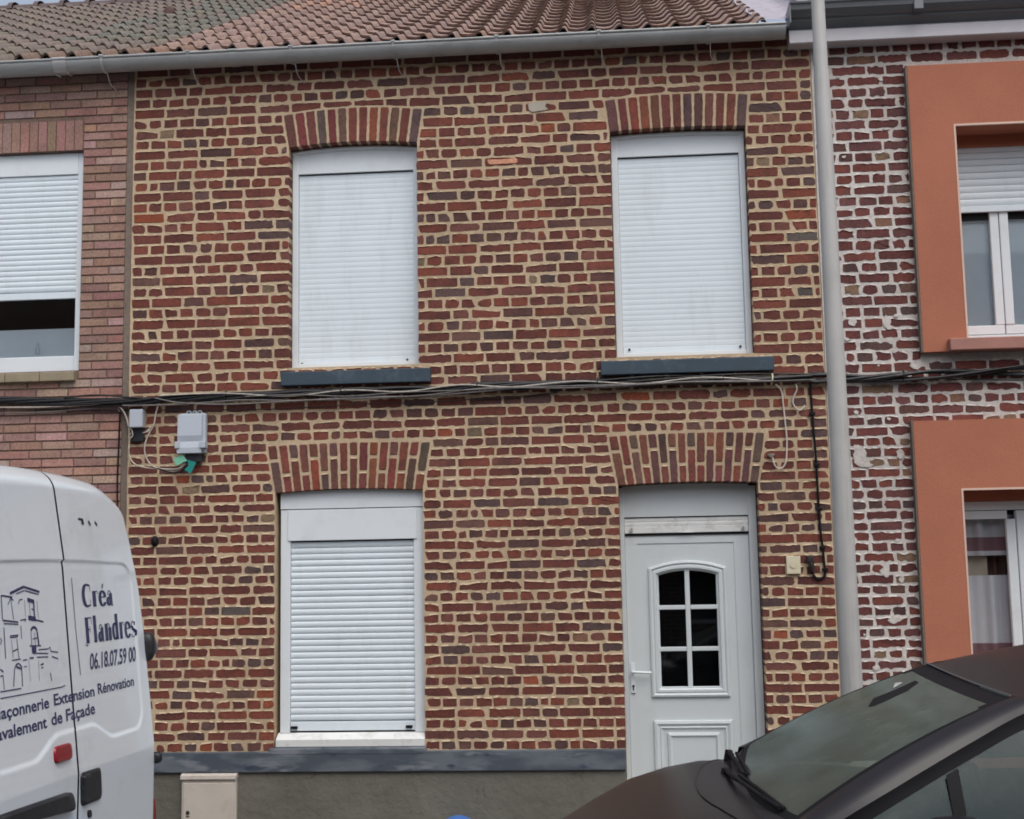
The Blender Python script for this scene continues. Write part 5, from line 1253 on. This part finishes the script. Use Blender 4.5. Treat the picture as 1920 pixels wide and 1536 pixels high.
        hl = MB(); hl.grid([[surf(-.93+.10*i+.02, sg*(.52+.08*j))+Vector((-.004, sg*.004, .006)) for j in range(5)] for i in range(4)], 0, True); hl.build('headlight', M['clear'], root)
    for sg in (-1, 1):
        ys = CY+sg*.887; L_ = lambda pts: [(x, ys-sg*.004*(1 if z < .85 else 2.2), z) for x, z in pts]
        g_ = MB()
        g_.tube(L_([(.86, .24), (.80, .50), (.80, .80), (.84, .915)]), .0045, 6); g_.build('door_gap', M['rubber'], root)
        g_ = MB(); g_.tube(L_([(1.93, .915), (1.94, .60), (1.92, .24)]), .0045, 6); g_.build('door_gap', M['rubber'], root)
        g_ = MB(); g_.tube(L_([(.86, .24), (1.92, .24)]), .0045, 6); g_.build('door_gap', M['rubber'], root)
        g_ = MB(); g_.tube([(1.66, ys+sg*.006, .80), (1.70, ys+sg*.03, .805), (1.83, ys+sg*.03, .805), (1.87, ys+sg*.006, .80)], .013, 8); g_.build('door_handle', M['carpaint'], root)
        for x in (-.12, 2.5):
            a_ = MB(); a_.tube([(x+.365*math.cos(t), CY+sg*(.868 if x > 0 else .872), .17+.365*math.sin(t)) for t in [math.pi*(-.12+1.24*k/28) for k in range(29)]], .026, 8); a_.build('wheel_arch', M['rubber'], root)
    gr = MB(); gr.box(-1.035, -.99, CY-.34, CY+.34, .20, .30, bev=.02); gr.build('grille', M['rubber'], root)
    fl = MB(); fl.box(.6, 3.3, CY-.78, CY+.78, .55, .60); fl.build('floor_pan', M['rubber'], root)
    for sy in (-.36, .36):
        st = MB(); st.box(1.72, 1.86, CY+sy-.22, CY+sy+.22, .6, 1.10, bev=.05); st.box(1.76, 1.84, CY+sy-.13, CY+sy+.13, 1.12, 1.30, bev=.03); st.box(1.3, 1.8, CY+sy-.22, CY+sy+.22, .6, .75, bev=.04); st.build('seat', M['plastic'], root)
    sw = MB(); sw.tube([(1.12+.06*math.sin(t), CY+.36*-1+.17*math.cos(t), .98+.15*math.sin(t)) for t in [2*math.pi*q/24 for q in range(25)]], .014, 8, cap=False); sw.build('steering_wheel', M['rubber'], root)
car()
wire('thin_cable', [(230, 758), (330, 757), (450, 750), (560, 752), (680, 742), (790, 741), (900, 733), (1010, 727), (1130, 725), (1260, 720), (1400, 717), (1520, 712)], -.07, .005, M['cable_grey'], 'third grey cable, the lowest strand tangled under the black bundle', 'cable', jit=.010, seed=31)
wire('thin_cable', [(300, 742), (420, 738), (540, 744), (650, 731), (760, 735), (860, 723), (960, 727), (1080, 714), (1200, 720), (1320, 708), (1430, 714)], -.072, .0045, M['wire'], 'pale wire wound over the top of the black bundle', 'cable', jit=.006, seed=33)

# ------------------------------------------------------------------ the row across the street, behind the camera: it shades the street and shows in the glass
def wall_mat(name, c, joint):
    q = N(name); bt = q.n('ShaderNodeTexBrick'); bt.inputs['Scale'].default_value = 1; bt.inputs['Brick Width'].default_value = .22; bt.inputs['Row Height'].default_value = .075; bt.inputs['Mortar Size'].default_value = .008
    bt.inputs['Color1'].default_value = c; bt.inputs['Color2'].default_value = tuple(v*.75 for v in c[:3])+(1,); bt.inputs['Mortar'].default_value = joint
    tc = q.n('ShaderNodeTexCoord'); mp = q.n('ShaderNodeMapping'); mp.inputs['Rotation'].default_value = (R(90), 0, 0); q.l(tc.outputs['Object'], mp.inputs[0]); q.l(mp.outputs[0], bt.inputs['Vector'])
    q.bsdf(bt.outputs[0], .9, spec=.2); return q.m
def far_house(x0, x1, mat, label):
    y = -13.2; root = thing('terraced_house', ((x0+x1)/2, y, 0), label, 'house'); wd = x1-x0
    ops = [(x0+wd*.14, x0+wd*.40, .9, 2.3), (x0+wd*.62, x0+wd*.86, .1, 2.3), (x0+wd*.14, x0+wd*.40, 3.3, 4.7), (x0+wd*.62, x0+wd*.86, 3.3, 4.7)]
    vs, fs = curve_wall([(x0, -.1), (x1, -.1), (x1, 5.6), (x0, 5.6)], [[(a, c), (b_, c), (b_, d), (a, d)] for a, b_, c, d in ops], .2)
    mb = MB(); mb.add([(v[0], y-v[1], v[2]) for v in vs], fs); mb.build('brick_wall', mat, root)
    for k, (a, b_, c, d) in enumerate(ops):
        f = MB(); m_ = .06
        for q in ((a, a+m_, c, d), (b_-m_, b_, c, d), (a+m_, b_-m_, d-m_, d), (a+m_, b_-m_, c, c+m_), ((a+b_)/2-.03, (a+b_)/2+.03, c+m_, d-m_)): f.box(q[0], q[1], y-.16, y-.10, q[2], q[3])
        w_ = f.build('door' if k == 1 else 'window', M['pvc'], root)
        g = MB(); g.box(a+m_, b_-m_, y-.15, y-.14, c+m_, d-m_); g.build('pane', M['room'] if k != 1 else M['door'], w_)
    r_ = MB(); r_.add([(x0, y+.25, 5.5), (x1, y+.25, 5.5), (x1, y-4, 8.0), (x0, y-4, 8.0)], [[0, 1, 2, 3]], 0, lin((120, 96, 88))); r_.build('tiled_roof', M['tile'], root)
far_house(-13.0, -6.6, wall_mat('red_brick_across', S(126, 74, 62), S(160, 148, 132)), 'red brick house across the street, out of view behind the camera')
far_house(-6.6, .2, wall_mat('brown_brick_across', S(118, 88, 74), S(140, 128, 116)), 'brown brick house across the street, out of view behind the camera')
far_house(.2, 7.0, wall_mat('dark_brick_across', S(96, 62, 56), S(150, 140, 130)), 'dark brick house across the street, out of view behind the camera')
far_house(7.0, 13.6, wall_mat('pale_brick_across', S(160, 128, 108), S(176, 166, 150)), 'pale brick house across the street, out of view behind the camera')
